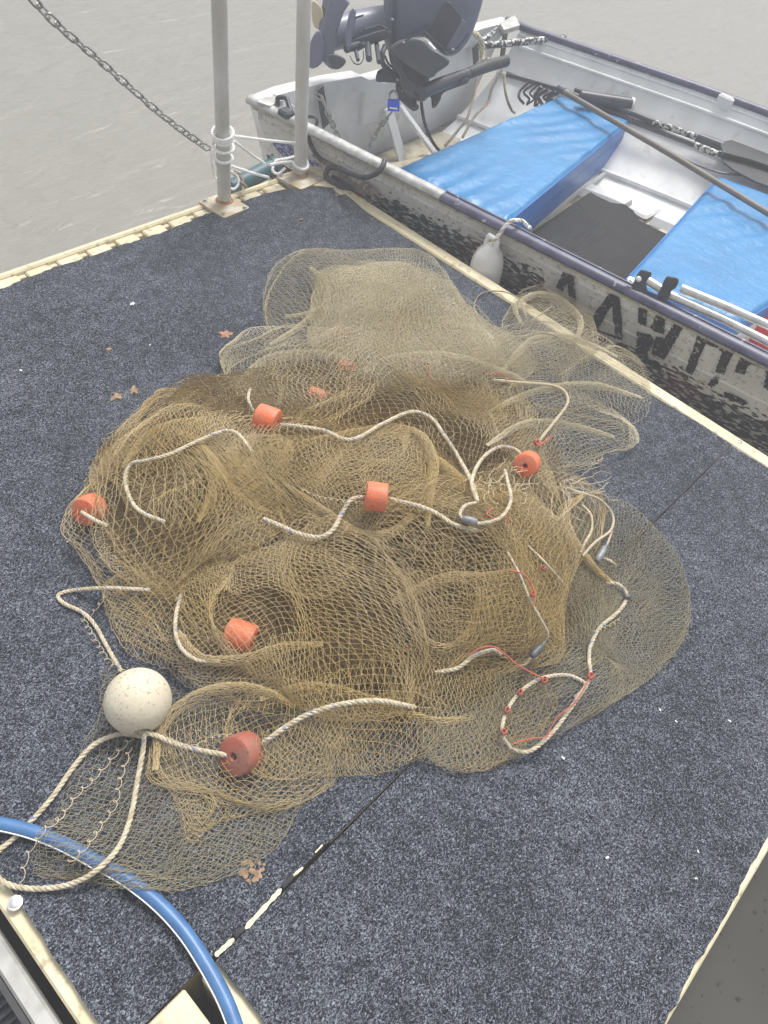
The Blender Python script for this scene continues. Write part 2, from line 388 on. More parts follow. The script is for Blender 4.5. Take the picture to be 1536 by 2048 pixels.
# gangway at the lower left
gang = empty('gangway', (0, 0, 0), 'aluminium gangway frame with wet ribbed tread beyond a dark gap, in the bottom left corner', 'gangway')
gx1 = P(118, 2048)[0] * 1.0; gx0 = P(62, 2048)[0]
mb = MB(); mb.box(((gx0 + gx1) / 2, .35, -.035), (gx1 - gx0, 1.5, .06), bev=.004); mb.build('side_beam', M_ALUD, gang)
mb = MB()
yy = -.4
while yy < 1.1:
    mb.box((gx0 - .16, yy, -.045), (.30, .006, .016), bev=.002); yy += .014
mb.box((gx0 - .16, .35, -.06), (.31, 1.5, .016)); mb.build('ribbed_tread', mat('wet_dark_tread', (.06, .065, .08), .25, .5), gang)
mb = MB(); mb.box((gx0 - .006, .35, -.040), (.009, 1.5, .056)); mb.build('edge_seal', M_BLACKR, gang)
# fixed beam below the gap
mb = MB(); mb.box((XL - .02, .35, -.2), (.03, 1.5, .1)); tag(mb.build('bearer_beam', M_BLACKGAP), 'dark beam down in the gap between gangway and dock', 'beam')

# ------------------------------------------------------------------ posts
def post(bpx, tpx, r, label, plate_px, bolts, mats):
    base = P(*bpx)
    best = min(np.linspace(.3, 1.3, 60), key=lambda z: np.hypot(*(P(*tpx, z)[:2] - base[:2])))
    d = P(*tpx, best) - base; d /= d[2]
    t = empty('steel_post', base, label, 'post')
    mb = MB(); top = base + d * 1.62
    mb.tube([base + d * .004, base + d * .4, base + d * .8, base + d * 1.2, top], r, 28); mb.build('tube', M_POLE, t, True)
    mb = MB(); mb.lathe([(.004, r + .010), (.007, r + .009), (.013, r + .003), (.016, r)], base, d, 28); mb.build('weld', M_RUST, t, True)
    pl = [P(*q, .008) for q in plate_px]
    c = sum(pl) / 4; poly = []
    for i in range(4):
        a, b_, c_ = pl[i - 1], pl[i], pl[(i + 1) % 4]
        poly += [b_ + (a - b_) * .07, b_ + (a - b_) * .02 + (c_ - b_) * .02, b_ + (c_ - b_) * .07]
    mb = MB(); mb.slab(poly, .008, .010); mb.build('base_plate', mats, t)
    for q in bolts: bolt(P(*q, .008), .0065, parent=t, mt=M_ALUD, h=.007)
    return base, d
PB1, PD1 = post((449, 405), (438, 0), .0225, 'weathered steel post wrapped in white rope, on a bolted square plate at the water edge', ((396, 402), (448, 436), (500, 415), (449, 384)), ((410, 402), (447, 428), (490, 416)), M_PLATE)
PB2, PD2 = post((600, 352), (608, 0), .0225, 'steel post on the dock corner with a rust stained plate, nearest the boat', ((551, 353), (602, 379), (652, 357), (606, 335)), ((561, 351), (636, 360)), M_PLATE)

# ------------------------------------------------------------------ chains
def chain(name, path, pitch, wire, width, mt, label, cat='chain', twist=0.):
    p = cr(path, .003); s = np.r_[0, np.cumsum(np.linalg.norm(np.diff(p, axis=0), axis=1))]
    n = int(s[-1] / pitch); t = empty(name, p[0], label, cat)
    mb = MB()
    for i in range(n):
        q = np.array([np.interp((i + .5) * pitch, s, p[:, k]) for k in range(3)]); q2 = np.array([np.interp((i + .6) * pitch, s, p[:, k]) for k in range(3)])
        T = q2 - q; T /= np.linalg.norm(T) + 1e-9
        ref = np.array([0, 0, 1.]) if abs(T[2]) < .85 else np.array([1., 0, 0])
        U = np.cross(T, ref); U /= np.linalg.norm(U); W = np.cross(T, U)
        an = math.radians(90 * (i % 2) + 40) + twist + random.uniform(-.2, .2); A = U * math.cos(an) + W * math.sin(an)
        hl = pitch * .5 + wire * .9; hw = width / 2 - wire / 2; st = max(hl - hw, .001)
        ring = []
        for k in range(14):
            th = 2 * math.pi * k / 14; c = math.cos(th); sn = math.sin(th)
            ring.append(q + T * (st * (1 if c > 0 else -1) + hw * c) + A * hw * sn)
        m2 = MB(); m2.tube(ring, wire / 2, 6, closed=True)
        m2.build('chain_link', mt, t, True)
    return t
pm = PB1 + PD1 * zat(PB1[0], PB1[1], 305)
def PY(px, py, Y):      # on the vertical plane above the dock edge
    v = R3 @ np.array([(px - CX) / F, (py - CY) / F, 1.]); return CAMP + v * (Y / v[1])
c0 = PY(40, -30, 2.10); c1 = PY(110, 45, 2.09); c2 = PY(215, 135, 2.08); c3 = PY(330, 235, 2.06)
chain('railing_chain', [c0, c1, c2, c3, PY(428, 306, 2.05)], .030, .0062, .026, M_STEEL, 'grey galvanised chain sloping from the roped post out over the water')

# ------------------------------------------------------------------ net
def smoothpoly(px, z=.01, closed=True):
    return cr([P(a, b, z)[:2] for a, b in px], .02, True)
GAUSS = [((700, 1080), .125, .24), ((400, 1000), .070, .17), ((960, 1170), .085, .18), ((780, 650), .075, .20), ((1110, 770), .05, .17), ((560, 1330), .05, .16),
         ((1000, 900), .05, .14), ((800, 960), .03, .07), ((600, 980), .02, .06)]
GC = [(P(*c)[:2], a, s) for c, a, s in GAUSS]
def heap(xy_):
    z = np.full(len(xy_), .012)
    for c, a, s in GC: z = z + a * np.exp(-((xy_ - c) ** 2).sum(1) / (2 * s * s))
    return np.minimum(z, .19)
NV, NE, NM, NR = [], [], [], []; NC = [0]; NSET = dict(m=0, r=.0005)
HOLES = [(P(a, b)[:2], P(a + rx, b)[:2], ry / rx) for a, b, rx, ry in ((548, 1120, 62, 44), (770, 1188, 95, 38), (1088, 1085, 36, 30), (912, 955, 46, 40), (930, 1195, 50, 30), (540, 1330, 50, 30))]
def inside(poly, q):
    x, y = q[:, 0], q[:, 1]; r = np.zeros(len(q), bool); j = len(poly) - 1
    for i in range(len(poly)):
        xi, yi = poly[i]; xj, yj = poly[j]
        c = ((yi > y) != (yj > y)) & (x < (xj - xi) * (y - yi) / (yj - yi + 1e-12) + xi); r ^= c; j = i
    return r
def nearest(poly, q):
    a = poly; b = np.roll(poly, -1, 0); bd = np.full(len(q), 9.); bp = np.zeros_like(q)
    for i in range(len(a)):
        ab = b[i] - a[i]; t = np.clip(((q - a[i]) @ ab) / (ab @ ab + 1e-12), 0, 1); c = a[i] + t[:, None] * ab
        d = np.hypot(*(q - c).T); m = d < bd; bd[m] = d[m]; bp[m] = c[m]
    return bd, bp
def layer(poly, cell, seed, frac, fold=1., roll=.05, hz=.03, zoff=0., ragged=0., shear=None, ws=None, holes=False, vary=.022):
    rr = np.random.RandomState(seed); rw = np.random.RandomState(ws if ws is not None else seed + 7)
    pc = poly.mean(0); dp = poly - pc; th_ = np.arctan2(dp[:, 1], dp[:, 0]); rv = np.random.RandomState(seed * 3 + 1)
    poly = pc + dp * (1 - vary * 1.1 + vary * sum(rv.uniform(.3, 1) / (1 + .25 * k_) * np.sin(k_ * th_ + rv.uniform(0, 6)) for k_ in (2, 3, 5, 8, 13)))[:, None]
    ang = rr.uniform(0, math.pi); op = math.radians(shear or rr.uniform(50, 80))
    e1 = np.array([math.cos(ang), math.sin(ang)]) * cell; e2 = np.array([math.cos(ang + op), math.sin(ang + op)]) * cell
    lo, hi = poly.min(0), poly.max(0); c = (lo + hi) / 2; N = int(np.hypot(*(hi - lo)) / cell / math.sin(op / 2) / 1.2) + 6
    I, J = np.meshgrid(np.arange(-N, N), np.arange(-N, N), indexing='ij')
    q = c + I.ravel()[:, None] * e1 + J.ravel()[:, None] * e2
    # low-frequency stretch of the lattice itself, so that the mesh opens and closes across a sheet
    for k in range(3):
        d = rr.uniform(0, 2 * math.pi); K = rr.uniform(5, 13); dv = np.array([math.cos(d), math.sin(d)]); ph = rr.uniform(0, 6)
        q = q + dv * (.45 / K * np.sin(q @ dv * K + ph))[:, None]
    ins = inside(poly, q); idx = np.full(len(q), -1); sel = np.nonzero(ins)[0]
    q = q[sel]; d, bp = nearest(poly, q)
    if holes:
        keep = np.ones(len(q), bool)
        for hc, he, asp in HOLES:
            rad = np.linalg.norm(he - hc); dd = q - hc; u = (he - hc) / rad; e_ = np.hypot(dd @ u / rad, (dd @ np.array([-u[1], u[0]])) / (rad * asp * 1.25))
            keep &= e_ > 1 + .25 * np.sin(np.arctan2(dd[:, 1], dd[:, 0]) * 3 + seed)
        sel = sel[keep]; q = q[keep]; d = d[keep]; bp = bp[keep]
    if ragged: 
        keep = d > ragged * (np.sin(q[:, 0] * 60) + 1) * .5; sel = sel[keep]; q = q[keep]; d = d[keep]; bp = bp[keep]
    idx[sel] = np.arange(len(sel))
    out = (bp - q) / (d[:, None] + 1e-9)
    t = np.clip(d / roll, 0, 1); dn = roll * (1 - np.cos(t * math.pi / 2)); mv = np.where(d < roll, d - dn, 0)
    p = q + out * mv[:, None]; hump = hz * np.sin(t * math.pi / 2)
    fade = np.clip(d / .05, 0, 1) ** .7
    zf = np.zeros(len(q)); disp = np.zeros_like(q)
    for k, (Klo, Khi, AK) in enumerate(((9, 15, 1.35), (17, 30, 1.15), (34, 60, .7), (70, 120, .4))):
        a = rw.uniform(0, 2 * math.pi); K = rw.uniform(Klo, Khi); dv = np.array([math.cos(a), math.sin(a)]); pv = np.array([-dv[1], dv[0]])
        ph = q @ dv * K + 1.4 * np.sin(q @ pv * K * .37 + rw.uniform(0, 6)) + 0.7 * np.sin(q @ (pv + dv) * K * .61 + rw.uniform(0, 6))
        am = .25 + .75 * (.5 + .5 * np.sin(q @ pv * rw.uniform(4, 9) + rw.uniform(0, 6)))
        A = fold * AK / K * am; disp += dv * (A * np.sin(ph))[:, None]; zf += .40 * A * np.cos(ph)
    p = p + disp * fade[:, None]
    # strands still stay inside the outline
    z = heap(p) * frac + hump + zoff + fade * zf * (.35 + .65 * frac)
    jit = rr.normal(0, cell * .13, (len(q), 3)); jit[:, 2] *= .6
    hd = np.full(len(p), 9.)
    for hq in HOSE: hd = np.minimum(hd, np.hypot(*(p - hq).T))
    z = z + .027 * np.clip(1 - (hd / .034) ** 2, 0, 1)
    v = np.column_stack([p, z]) + jit; v[:, 2] = np.maximum(v[:, 2], .0012 + rr.uniform(0, .002, len(q)))
    G = idx.reshape(I.shape)
    for A_, B_ in ((G[:-1, :], G[1:, :]), (G[:, :-1], G[:, 1:])):
        m = (A_ >= 0) & (B_ >= 0); a_, b_ = A_[m], B_[m]
        L = np.linalg.norm(v[a_] - v[b_], axis=1); k = (L < cell * 3.2) & (rr.rand(len(a_)) > .004)
        NE.append(np.column_stack([a_[k], b_[k]]) + NC[0]); NM.append(np.full(int(k.sum()), NSET['m'])); NR.append(np.full(int(k.sum()), NSET['r']))
    NV.append(v); NC[0] += len(v)
HOSE = cr([P(a, b, .0125)[:2] for a, b in ((0, 1649), (63, 1664), (127, 1689), (190, 1723), (254, 1759), (317, 1808), (368, 1863))], .012)
CELL = .0090
def fold(px, w, h, seed, n=2, fr=1., cmp=.50):       # a rolled fold: mesh gathered along a curve
    base = cr([P(a, b, .03) for a, b in px], .004); w *= .78
    for L_ in range(n):
        rr = np.random.RandomState(seed + L_); s = np.r_[0, np.cumsum(np.linalg.norm(np.diff(base, axis=0), axis=1))]; st = CELL * 1.15
        nu = int(s[-1] / st); us = np.arange(nu) * st; c = np.column_stack([np.interp(us, s, base[:, k]) for k in range(2)]); T = np.gradient(c, axis=0); T /= np.linalg.norm(T, axis=1)[:, None]; Nn = np.column_stack([-T[:, 1], T[:, 0]])
        nv = max(7, int((w + h) * 2.6 / (CELL * .72 * cmp))); t_ = us / s[-1]; env = np.clip(np.sin(math.pi * np.clip(t_, .01, .99)), 0, 1) ** .85
        U_, J_ = np.meshgrid(np.arange(nu), np.arange(nv), indexing='ij')
        ph = (J_ / (nv - 1) - .5) * math.radians(215) + .25 * np.sin(U_ * .21 + seed)
        ww = (.003 + w * env[U_]) * (1 + .18 * np.sin(U_ * .13 + seed * 2) - .12 * L_); hh = h * env[U_] * (1 - .15 * L_)
        x = c[U_, 0] + Nn[U_, 0] * ww * np.sin(ph); y = c[U_, 1] + Nn[U_, 1] * ww * np.sin(ph); xy_ = np.column_stack([x.ravel(), y.ravel()])
        z = heap(xy_).reshape(x.shape) * fr + .006 + hh * np.cos(ph)
        v = np.stack([x, y, z], 2).reshape(-1, 3) + rr.normal(0, CELL * .06, (x.size, 3)); v[:, 2] = np.maximum(v[:, 2], .002)
        G = np.arange(x.size).reshape(x.shape); ev = (U_ + J_) % 2 == 0
        for A_, B_, E0 in ((G[:-1, :-1], G[1:, 1:], ev[:-1, :-1]), (G[1:, :-1], G[:-1, 1:], ev[1:, :-1])):
            NE.append(np.column_stack([A_[E0], B_[E0]]) + NC[0]); k = int(E0.sum()); NM.append(np.full(k, NSET['m'])); NR.append(np.full(k, NSET['r']))
        NV.append(v); NC[0] += len(v)
OUT = dict(
 top=[(560,525),(600,500),(655,500),(690,514),(760,522),(830,520),(872,540),(893,575),(908,610),(950,640),(1010,690),(1050,740),(1000,800),(850,800),(700,780),(580,740),(525,680),(520,640),(530,590)],
 topin=[(612,540),(650,562),(760,562),(850,585),(930,640),(1000,690),(1045,725),(1050,780),(900,800),(700,790),(640,720),(632,640)],
 topin2=[(630,600),(700,575),(800,580),(900,640),(960,700),(940,780),(800,800),(690,760),(640,690)],
 tr1=[(1005,640),(1030,595),(1060,575),(1095,570),(1135,592),(1172,622),(1192,660),(1190,720),(1130,760),(1040,760),(1005,700)],
 tr2=[(960,690),(1050,660),(1180,670),(1235,695),(1275,712),(1302,748),(1306,795),(1290,832),(1250,850),(1170,838),(1080,850),(980,830),(940,760)],
 tr3=[(930,800),(1050,800),(1180,835),(1240,840),(1258,870),(1248,900),(1200,912),(1160,945),(1100,965),(1000,940),(930,880)],
 tr4=[(1000,860),(1100,850),(1200,890),(1190,925),(1120,965),(1160,985),(1100,1010),(1000,990)],
 fan=[(1090,980),(1160,975),(1250,1000),(1310,1045),(1360,1110),(1387,1200),(1378,1275),(1330,1335),(1250,1395),(1160,1450),(1080,1500),(1020,1532),(960,1545),(880,1535),(840,1440),(900,1300),(960,1180),(1000,1060)],
 fanin=[(1120,1000),(1200,1010),(1240,1080),(1240,1160),(1250,1240),(1180,1330),(1060,1400),(960,1400),(930,1250),(990,1100)],
 mass=[(440,765),(520,735),(640,700),(800,700),(960,745),(1060,830),(1110,930),(1130,1050),(1150,1180),(1130,1310),(1050,1390),(900,1430),(740,1440),(600,1440),(500,1410),(380,1350),(320,1250),(220,1140),(180,1060),(170,980),(190,900),(250,835),(350,795)],
 mass2=[(480,790),(620,740),(800,740),(950,790),(1040,880),(1060,1000),(1100,1130),(1090,1270),(1000,1360),(850,1400),(680,1390),(540,1370),(430,1290),(350,1180),(280,1080),(260,970),(320,880)],
 left=[(165,985),(180,905),(225,850),(300,805),(375,790),(440,795),(500,840),(500,960),(470,1100),(440,1230),(400,1310),(300,1290),(230,1240),(205,1180),(185,1130),(180,1060)],
 left2=[(230,905),(330,860),(440,870),(500,930),(480,1050),(400,1110),(300,1090),(240,1010)],
 leftlow=[(205,1180),(300,1140),(430,1180),(560,1300),(600,1420),(500,1430),(380,1380),(330,1330),(250,1300),(215,1250)],
 shoulder=[(330,795),(440,745),(470,690),(530,660),(640,680),(760,720),(760,800),(620,850),(480,850),(380,850)],
 arch=[(600,960),(690,918),(770,912),(830,945),(850,1000),(842,1080),(820,1200),(750,1220),(690,1150),(620,1090),(540,1050),(470,1030),(500,970)],
 arch2=[(440,1000),(500,940),(560,930),(590,980),(570,1060),(640,1110),(720,1180),(660,1260),(540,1230),(450,1160),(420,1080)],
 rbump=[(850,1020),(950,1050),(1050,1060),(1105,1130),(1110,1240),(1040,1330),(900,1330),(780,1290),(730,1210),(760,1110),(800,1050)],
 rbump2=[(900,1000),(1000,975),(1130,985),(1200,1030),(1190,1110),(1120,1160),(1020,1140),(920,1080)],
 lowstrip=[(480,1400),(640,1380),(820,1340),(1000,1340),(1120,1380),(1100,1460),(1020,1520),(960,1545),(890,1540),(840,1520),(770,1545),(640,1555),(560,1560),(480,1500)],
 lowfan=[(205,1320),(300,1360),(420,1400),(560,1440),(700,1480),(690,1555),(610,1610),(560,1690),(450,1755),(340,1790),(240,1785),(130,1762),(55,1750),(62,1695),(115,1600),(160,1500),(190,1420)],
 lowfold=[(302,1530),(318,1465),(365,1420),(430,1398),(500,1408),(580,1440),(660,1500),(650,1570),(560,1610),(450,1620),(400,1650),(372,1700),(345,1610)],
 lowfold2=[(420,1380),(520,1380),(700,1420),(820,1400),(900,1440),(860,1510),(760,1530),(640,1500),(520,1450)],
)
SP = {k: smoothpoly(v) for k, v in OUT.items()}
def bag(k, seed, lo, hi, **kw):
    layer(SP[k], CELL, seed, lo, roll=kw.get('roll', .05), hz=.004, fold=kw.get('fold', 1.) * .8)
    layer(SP[k], CELL, seed + 500, hi, **kw)
# deep inside of the heap, its shade painted in with darker twine
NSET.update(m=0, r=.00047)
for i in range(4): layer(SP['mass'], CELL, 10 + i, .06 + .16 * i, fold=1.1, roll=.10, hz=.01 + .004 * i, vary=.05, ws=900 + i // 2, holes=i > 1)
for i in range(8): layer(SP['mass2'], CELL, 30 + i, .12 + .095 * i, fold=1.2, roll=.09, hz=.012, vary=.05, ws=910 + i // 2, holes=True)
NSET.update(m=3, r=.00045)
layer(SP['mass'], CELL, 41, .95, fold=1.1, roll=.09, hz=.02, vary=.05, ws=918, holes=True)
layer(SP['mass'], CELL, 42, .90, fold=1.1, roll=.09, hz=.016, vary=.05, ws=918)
NSET.update(m=1, r=.00041)
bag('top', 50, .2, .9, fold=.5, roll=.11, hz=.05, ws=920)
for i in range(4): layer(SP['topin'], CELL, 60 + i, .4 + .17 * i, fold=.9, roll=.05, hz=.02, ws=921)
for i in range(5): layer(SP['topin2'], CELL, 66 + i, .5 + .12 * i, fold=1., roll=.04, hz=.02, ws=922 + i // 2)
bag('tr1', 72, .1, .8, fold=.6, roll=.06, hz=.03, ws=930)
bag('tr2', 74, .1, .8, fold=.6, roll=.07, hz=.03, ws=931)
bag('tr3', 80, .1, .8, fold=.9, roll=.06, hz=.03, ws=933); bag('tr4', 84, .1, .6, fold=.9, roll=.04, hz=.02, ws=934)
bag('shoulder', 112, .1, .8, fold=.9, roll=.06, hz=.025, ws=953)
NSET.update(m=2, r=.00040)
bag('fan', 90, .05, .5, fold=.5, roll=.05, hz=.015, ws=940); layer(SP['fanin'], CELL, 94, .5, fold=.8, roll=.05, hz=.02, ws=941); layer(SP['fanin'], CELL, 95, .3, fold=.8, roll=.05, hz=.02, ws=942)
layer(SP['lowfan'], .0118, 140, .05, fold=.3, roll=.02, hz=.003, shear=72, ws=970); layer(SP['lowfan'], .0118, 141, .15, fold=.4, roll=.03, hz=.006, shear=64, ws=971)
NSET.update(m=3, r=.00043)
bag('left', 100, .1, .5, fold=.9, roll=.06, hz=.02, ws=950); layer(SP['left2'], CELL, 104, .9, fold=1.1, roll=.05, hz=.035, ws=951); layer(SP['left2'], CELL, 105, .95, fold=1.1, roll=.05, hz=.035, ws=951)
bag('leftlow', 108, .1, .6, fold=.8, roll=.05, hz=.02, ws=952)
layer(SP['arch'], CELL, 120, 1., fold=.7, roll=.06, hz=.05, ws=960); layer(SP['arch'], CELL, 121, .97, fold=.7, roll=.06, hz=.048, ws=960, holes=True)
layer(SP['arch2'], CELL, 122, 1., fold=1.1, roll=.05, hz=.035, ws=961, holes=True); layer(SP['arch2'], CELL, 123, 1., fold=1.1, roll=.05, hz=.033, ws=961)
layer(SP['rbump'], CELL, 124, 1., fold=.7, roll=.06, hz=.045, ws=962, holes=True); layer(SP['rbump'], CELL, 125, .97, fold=.7, roll=.06, hz=.04, ws=962)
bag('rbump2', 126, .5, .9, fold=.9, roll=.05, hz=.03, ws=963)
bag('lowstrip', 130, .1, .7, fold=.7, roll=.05, hz=.02, ws=964); layer(SP['lowfold2'], CELL, 133, .8, fold=.8, roll=.04, hz=.02, ws=965)
bag('lowfold', 144, .1, .5, fold=.8, roll=.04, hz=.022, ws=972)
# rolled folds on top
for i, (pth, w_, h_) in enumerate((
  ([(560,948),(530,975),(500,1000),(486,1028),(462,1036),(450,1020),(462,985),(478,945),(470,900)], .013, .022),
  ([(575,955),(572,985),(560,1010),(548,1030)], .014, .022),
  ([(600,962),(640,940),(700,918),(770,915),(825,945),(846,1000),(838,1070),(830,1150)], .013, .024),
  ([(560,1040),(600,1075),(650,1115),(700,1150),(760,1150),(810,1110)], .012, .018),
  ([(250,960),(300,900),(370,880),(430,895),(465,935)], .018, .022),
  ([(400,1095),(430,1050),(440,1000),(490,960),(520,900)], .016, .022),
  ([(640,1330),(560,1335),(480,1350),(400,1335),(350,1270)], .009, .012),
  ([(780,1240),(810,1300),(870,1330),(915,1310),(935,1260),(930,1220)], .008, .012),
  ([(770,1260),(860,1225),(960,1215),(1050,1180)], .012, .016),
  ([(520,1420),(620,1400),(740,1420),(860,1450),(960,1440)], .007, .010),
  ([(310,1540),(322,1465),(370,1418),(440,1398),(520,1405),(600,1440)], .009, .016),
  ([(900,1040),(960,1060),(1040,1055),(1110,1080),(1150,1120)], .018, .022),
  ([(860,980),(890,1030),(960,1075)], .018, .024),
  ([(1160,1000),(1120,1040),(1130,1100),(1180,1150),(1230,1180)], .014, .016))):
    fold(pth, w_, h_, 200 + 3 * i)
NSET.update(m=1, r=.00045)
for i, (pth, w_, h_) in enumerate((
  ([(540,690),(620,650),(640,600),(720,590),(800,610)], .016, .018),
  ([(620,540),(650,590),(640,640),(560,640)], .012, .020),
  ([(690,770),(780,740),(900,740),(1000,770),(1060,800)], .018, .020),
  ([(960,930),(1040,880),(1140,870),(1240,880)], .010, .014),
  ([(960,860),(1060,810),(1180,790),(1290,800)], .010, .014),
  ([(1000,760),(1060,700),(1130,690),(1240,720)], .012, .016),
  ([(1040,660),(1030,620),(1070,590),(1120,600),(1160,640),(1150,690)], .010, .018),
  ([(480,760),(540,720),(640,720),(720,745)], .016, .016))):
    fold(pth, w_, h_, 300 + 3 * i)
V = np.vstack(NV); E_ = np.vstack(NE); MI = np.concatenate(NM); RI = np.concatenate(NR)
def strands(name, V, E, r, mt):
    a, b = V[E[:, 0]], V[E[:, 1]]; T = b - a; T /= np.linalg.norm(T, axis=1)[:, None] + 1e-9
    U = np.cross(T, [0, 0, 1.]); n = np.linalg.norm(U, axis=1)[:, None]; U = np.where(n > 1e-4, U / (n + 1e-9), [1., 0, 0]); W = np.cross(T, U)
    # one sagging midpoint per strand keeps the diamonds from looking ruled
    rr = np.random.RandomState(3); mid = (a + b) / 2 + U * rr.normal(0, .0010, (len(a), 1)) + W * rr.normal(0, .0006, (len(a), 1))
    vs = []
    for p in (a, mid, b):
        for k in range(3):
            th = 2 * math.pi * k / 3; vs.append(p + r[:, None] * (U * math.cos(th) + W * math.sin(th)))
    n = len(a); VV = np.stack(vs, 1).reshape(-1, 3)
    q = []
    for s in (0, 3):
        for k in range(3):
            k2 = (k + 1) % 3; q.append([s + k, s + k2, s + 3 + k2, s + 3 + k])
    Q = (np.arange(n)[:, None, None] * 9 + np.array(q)[None]).reshape(-1, 4)
    me = bpy.data.meshes.new(name); me.vertices.add(len(VV)); me.vertices.foreach_set('co', VV.ravel().astype(np.float32))
    me.loops.add(Q.size); me.loops.foreach_set('vertex_index', Q.ravel().astype(np.int32))
    me.polygons.add(len(Q)); me.polygons.foreach_set('loop_start', np.arange(0, Q.size, 4, dtype=np.int32)); me.polygons.foreach_set('loop_total', np.full(len(Q), 4, np.int32))
    me.update(calc_edges=True)
    return link(name, me, mt)
M_NET = mat('shaded_olive_brown_twine', (.19, .12, .036), .8, col2=(.25, .17, .06), scale=3.5, lo=.38, hi=.62, detail=3, spec=.25)  # inner twine: darkened against the golden one, heap shade put into the colour
net = strands('fishing_net', V, E_, RI, M_NET)
for m_ in (mat('pale_hazed_twine', (.68, .61, .44), .7, col2=(.58, .51, .34), scale=4, lo=.4, hi=.6, spec=.25), mat('grey_olive_twine', (.38, .34, .23), .75, col2=(.29, .25, .15), scale=4, lo=.4, hi=.6, spec=.25),  # paler upper netting, with haze whitening also put into its colour
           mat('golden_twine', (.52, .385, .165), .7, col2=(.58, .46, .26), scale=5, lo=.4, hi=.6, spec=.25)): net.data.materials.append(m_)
net.data.polygons.foreach_set('material_index', np.repeat(MI, 6).astype(np.int32)); net.data.update()
print('net edges', len(E_))
tag(net, 'heaped olive brown fishing net of fine mesh, spread over the charcoal carpet', 'fishing net')
# surface height of the heap, for what lies on it
RS = .02; gx = ((V[:, 0] + .3) / RS).astype(int); gy = ((V[:, 1] + .6) / RS).astype(int)
HM = np.zeros((160, 160)); ok = (gx >= 0) & (gx < 160) & (gy >= 0) & (gy < 160)
cells = {}
order = np.lexsort((V[:, 2],)); 
np.maximum.at(HM, (gx[ok], gy[ok]), V[ok, 2])
for _ in range(1):
    K = sum(np.roll(np.roll(HM, a, 0), b, 1) for a in (-1, 0, 1) for b in (-1, 0, 1)) / 9; HM = .5 * K + .5 * np.minimum(HM, K + .01)
def hsurf(x, y):
    i = (x + .3) / RS - .5; j = (y + .6) / RS - .5; i0, j0 = int(max(0, min(158, math.floor(i)))), int(max(0, min(158, math.floor(j)))); a, b = i - i0, j - j0
    return HM[i0, j0] * (1 - a) * (1 - b) + HM[i0 + 1, j0] * a * (1 - b) + HM[i0, j0 + 1] * (1 - a) * b + HM[i0 + 1, j0 + 1] * a * b
def ON(px, py, off=.004, k=1.):           # point of the heap surface seen at this pixel
    z = .03; MINZ = .004
    for _ in range(14):
        p = P(px, py, z); z = .6 * z + .4 * (hsurf(p[0], p[1]) * k + off)
    return P(px, py, max(z, .006))

# ------------------------------------------------------------------ rope, floats, sinkers
def twisted(path, r, mats, name, parent=None, pitch=None, strands_=3):
    pitch = pitch or r * 6.2
    p = cr(path, max(.0022, pitch / 9)); p_, T, U, W = frames(p)
    s = np.r_[0, np.cumsum(np.linalg.norm(np.diff(p, axis=0), axis=1))]
    objs = []; mbs = {}
    for k in range(strands_):
        th = s / pitch * 2 * math.pi + 2 * math.pi * k / strands_
        q = p + (r * .50) * (U * np.cos(th)[:, None] + W * np.sin(th)[:, None])
        mm = mats[k % len(mats)]
        mbs.setdefault(mm.name, (MB(), mm))[0].tube(q, r * .56, 7)
    me = None
    mb = MB(); fm = []
    for i, (b_, mm) in enumerate(mbs.values()):
        fm += [i] * len(b_.f); mb.add(b_.v, b_.f)
    o = mb.build(name, None, parent, True, recalc=False)
    for b_, mm in mbs.values(): o.data.materials.append(mm)
    o.data.polygons.foreach_set('material_index', np.array(fm, np.int32)); o.data.update()
    return o
RM = [M_ROPE, M_ROPEB, M_ROPE]
def rope(px, r, label, off=.005, k=1., mats=RM, name='rope', cat='rope', pre=None, post=None, group=None, bury=True):
    pts = [ON(a, b, off + r - (.006 if 0 < i < len(px) - 1 else (.020 if bury and ((i == 0 and pre is None) or (i > 0 and post is None)) else .004)), k) for i, (a, b) in enumerate(px)]
    if pre is not None: pts = [pre] + pts
    if post is not None: pts = pts + [post]
    o = twisted(pts, r * .92, mats, name); tag(o, label, cat, group); return o
def float_(a, b, rad, label, mt, off=.0, k=1., name='net_float', group='orange net floats', z=None):
    A = ON(*a, off + rad * .3, k) if z is None else P(*a, z); B = P(*b, A[2]) if len(b) == 2 else P(*b)
    c = (A + B) / 2; ax = B - A; L = np.linalg.norm(ax); ax /= L; h = L / 2
    mb = MB(); e = rad * .16; hr = rad * .17
    prof = [(-h + .004, hr), (-h, hr + .002), (-h, rad - e), (-h + e * .35, rad - e * .25), (-h + e, rad), (0, rad * 1.015), (h - e, rad), (h - e * .35, rad - e * .25), (h, rad - e), (h, hr + .002), (h - .004, hr)]
    mb.lathe(prof, c, ax, 36, closed=True); o = mb.build(name, mt, None, True); tag(o, label, 'float', group); return c, ax, h
f1 = float_((514, 831), (555, 846), .031, 'bright orange float on the upper left of the net, short rope end above it', M_ORANGE, .004)
A2 = P(168, 1024, .034); B2 = P(206, 1016, .03)
def float_pts(A, B, rad, label, mt):
    A = np.array(A); B = np.array(B); c = (A + B) / 2; ax = B - A; h = np.linalg.norm(ax) / 2; ax = ax / (2 * h)
    mb = MB(); e = rad * .16; hr = rad * .17
    mb.lathe([(-h + .004, hr), (-h, hr + .002), (-h, rad - e), (-h + e * .35, rad - e * .25), (-h + e, rad), (0, rad * 1.015), (h - e, rad), (h - e * .35, rad - e * .25), (h, rad - e), (h, hr + .002), (h - .004, hr)], c, ax, 36, closed=True)
    return tag(mb.build('net_float', mt, None, True), label, 'float', 'net floats')
for o in [o for o in COL.objects if o.name.startswith('net_float')]: o['group'] = 'net floats'
